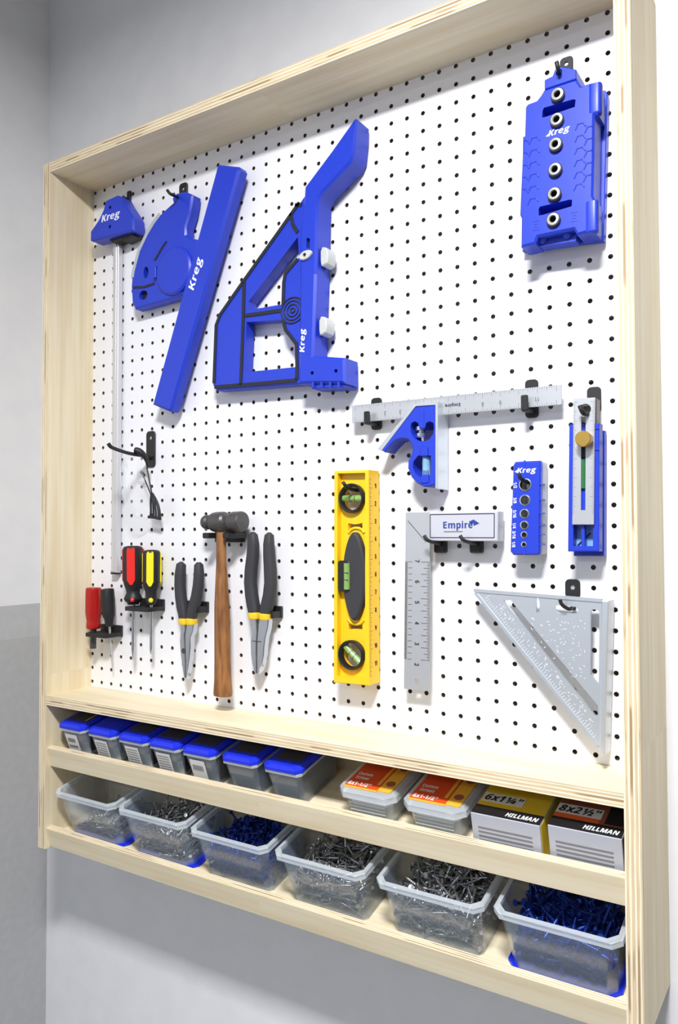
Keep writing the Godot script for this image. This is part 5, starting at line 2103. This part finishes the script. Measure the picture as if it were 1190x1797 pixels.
func screw_bins() -> void:
	var F := TRAY_LOW
	var xs := [0.0845, 0.2425, 0.4005, 0.5615, 0.7275, 0.8890]
	var names := [
		"nearly empty clear bin with a few silver screws, against the plywood side panel",
		"clear bin of short silver screws, second from the plywood side panel",
		"clear bin of small dark blue screws between two bins of silver screws",
		"clear bin of silver screws between the small blue screws and the long silver screws",
		"clear bin heaped with long silver screws",
		"clear bin of long blue screws against the cabinet side"]
	var screw_names := [
		"silver screw lying in the nearly empty bin by the side panel",
		"short silver screw on the pile in the second bin from the side panel",
		"small dark blue screw on the pile between two bins of silver screws",
		"silver screw on the pile beside the bin of small blue screws",
		"long silver screw on the heap beside the bin of long blue screws",
		"long blue screw on the pile in the bin against the cabinet side"]
	# fill height at the left and right, mound, screw length, radius, colour, loose ones on top, packed below
	var spec := [
		[0.012, 0.040, 0.000, 0.026, 0.0014, 0, 22, 260],
		[0.036, 0.040, 0.014, 0.028, 0.0015, 0, 46, 560],
		[0.046, 0.046, 0.008, 0.022, 0.0018, 1, 60, 900],
		[0.044, 0.046, 0.010, 0.036, 0.0017, 0, 56, 560],
		[0.046, 0.050, 0.016, 0.046, 0.0018, 0, 62, 520],
		[0.048, 0.048, 0.008, 0.056, 0.0021, 1, 46, 420]]
	var w1 := 0.122
	var d1 := 0.096
	var w2 := 0.140
	var d2 := 0.112
	var H := 0.080
	var c := 0.010
	for k in 6:
		var q = spec[k]
		# under three of the bins lies their own lid
		var lb := MB.new()
		lb.rings([oct_ring(0.134, 0.092, 0.010, 0.0), oct_ring(0.136, 0.094, 0.010, 0.001), oct_ring(0.135, 0.093, 0.010, 0.0035)], true, true, false)
		var has_lid: bool = k == 0 or k == 1 or k == 5
		if has_lid:
			var lid := solo("bin_lid", lb, M.lid_blue, "blue plastic lid lying under the " + ["nearly empty bin by the side panel", "bin of short silver screws", "", "", "", "bin of long blue screws"][k], "lid", "blue lids under the bins")
			place(lid, F, xs[k] + (-0.002 if k == 5 else 0.003), -0.0213, -0.0785)
		var t := thing("screw_bin", names[k], "bin", Vector3.ZERO, "clear screw bins")
		var b := tub(w1, d1, w2, d2, H, c)
		part(t, "tub", b, M.clear, "", true)
		part(t, "rim", rim_mesh(w2, d2, c, H, 0.0045, 0.007), M.clear_rim, "", true)
		var zl := -0.017 - 0.0605
		var lift := -0.0176 if has_lid else -0.0213
		place(t, F, xs[k], lift, zl)
		var xf := tray_xf(F) * Transform3D(Basis.IDENTITY, Vector3(xs[k], lift, zl))
		var sm := screw_mesh(q[3], q[4], M.screw_blue if q[5] == 1 else M.screw)
		var g := MultiMesh.new()
		g.transform_format = MultiMesh.TRANSFORM_3D
		g.mesh = sm
		g.instance_count = q[7]
		for j in q[7]:
			g.set_instance_transform(j, screw_pose(q, j, false, w1, d1, w2, d2, H))
		var mi := MultiMeshInstance3D.new()
		mi.multimesh = g
		mi.name = numbered("screw_pile")
		add_child(mi)
		mi.transform = xf
		mi.set_meta("kind", "stuff")
		tag(mi, ["few silver screws heaped in the nearly empty bin", "packed short silver screws filling the second bin", "packed small dark blue screws filling a bin", "packed silver screws beside the small blue screws", "packed long silver screws under the heap", "packed long blue screws filling the end bin"][k], "screws")
		for j in q[6]:
			var o := MeshInstance3D.new()
			o.name = numbered("blue_screw" if q[5] == 1 else "silver_screw")
			o.mesh = sm
			add_child(o)
			o.transform = xf * screw_pose(q, j, true, w1, d1, w2, d2, H)
			tag(o, screw_names[k], "screw", ["loose screws in the nearly empty bin", "loose short silver screws", "loose small blue screws", "loose silver screws", "loose long silver screws", "loose long blue screws"][k])

func screw_pose(q, _j: int, top: bool, w1: float, d1: float, w2: float, d2: float, H: float) -> Transform3D:
	var half: float = q[3] * 0.5
	for attempt in 40:
		var fx := rng.randf_range(-1.0, 1.0)
		var fz := rng.randf_range(-1.0, 1.0)
		var level: float = lerpf(q[0], q[1], fx * 0.5 + 0.5) + q[2] * (1.0 - 0.7 * fx * fx) * (1.0 - 0.6 * fz * fz) - 0.005 * fz
		var y: float
		if top:
			y = level + rng.randf_range(-0.001, 0.004)
		else:
			y = rng.randf_range(0.004, maxf(level - 0.003, 0.006))
		var f := y / H
		var hw := lerpf(w1, w2, f) * 0.5 - 0.0035
		var hd := lerpf(d1, d2, f) * 0.5 - 0.0035
		var p := Vector3(fx * hw, y, fz * hd)
		var yaw := rng.randf() * TAU
		var tilt := rng.randf_range(-0.35, 0.35)
		if top and rng.randf() < 0.35:
			tilt = rng.randf_range(0.3, 0.9) * (1.0 if rng.randf() < 0.5 else -1.0)
		var dir := Vector3(cos(yaw) * cos(tilt), sin(tilt), sin(yaw) * cos(tilt))
		var a := p + dir * half
		var e := p - dir * half
		var ok := true
		for w in [a, e]:
			var ff: float = clampf(w.y / H, 0.0, 1.0)
			if absf(w.x) > lerpf(w1, w2, ff) * 0.5 - 0.0035 or absf(w.z) > lerpf(d1, d2, ff) * 0.5 - 0.0035 or w.y < 0.003:
				ok = false
		if ok or attempt == 39:
			if not ok:
				p = Vector3(p.x * 0.5, maxf(p.y, 0.006), p.z * 0.4)
				dir = Vector3(1, 0, 0)
				a = p + dir * half
			return Transform3D(Basis(Quaternion(Vector3.UP, dir)), a)
	return Transform3D.IDENTITY
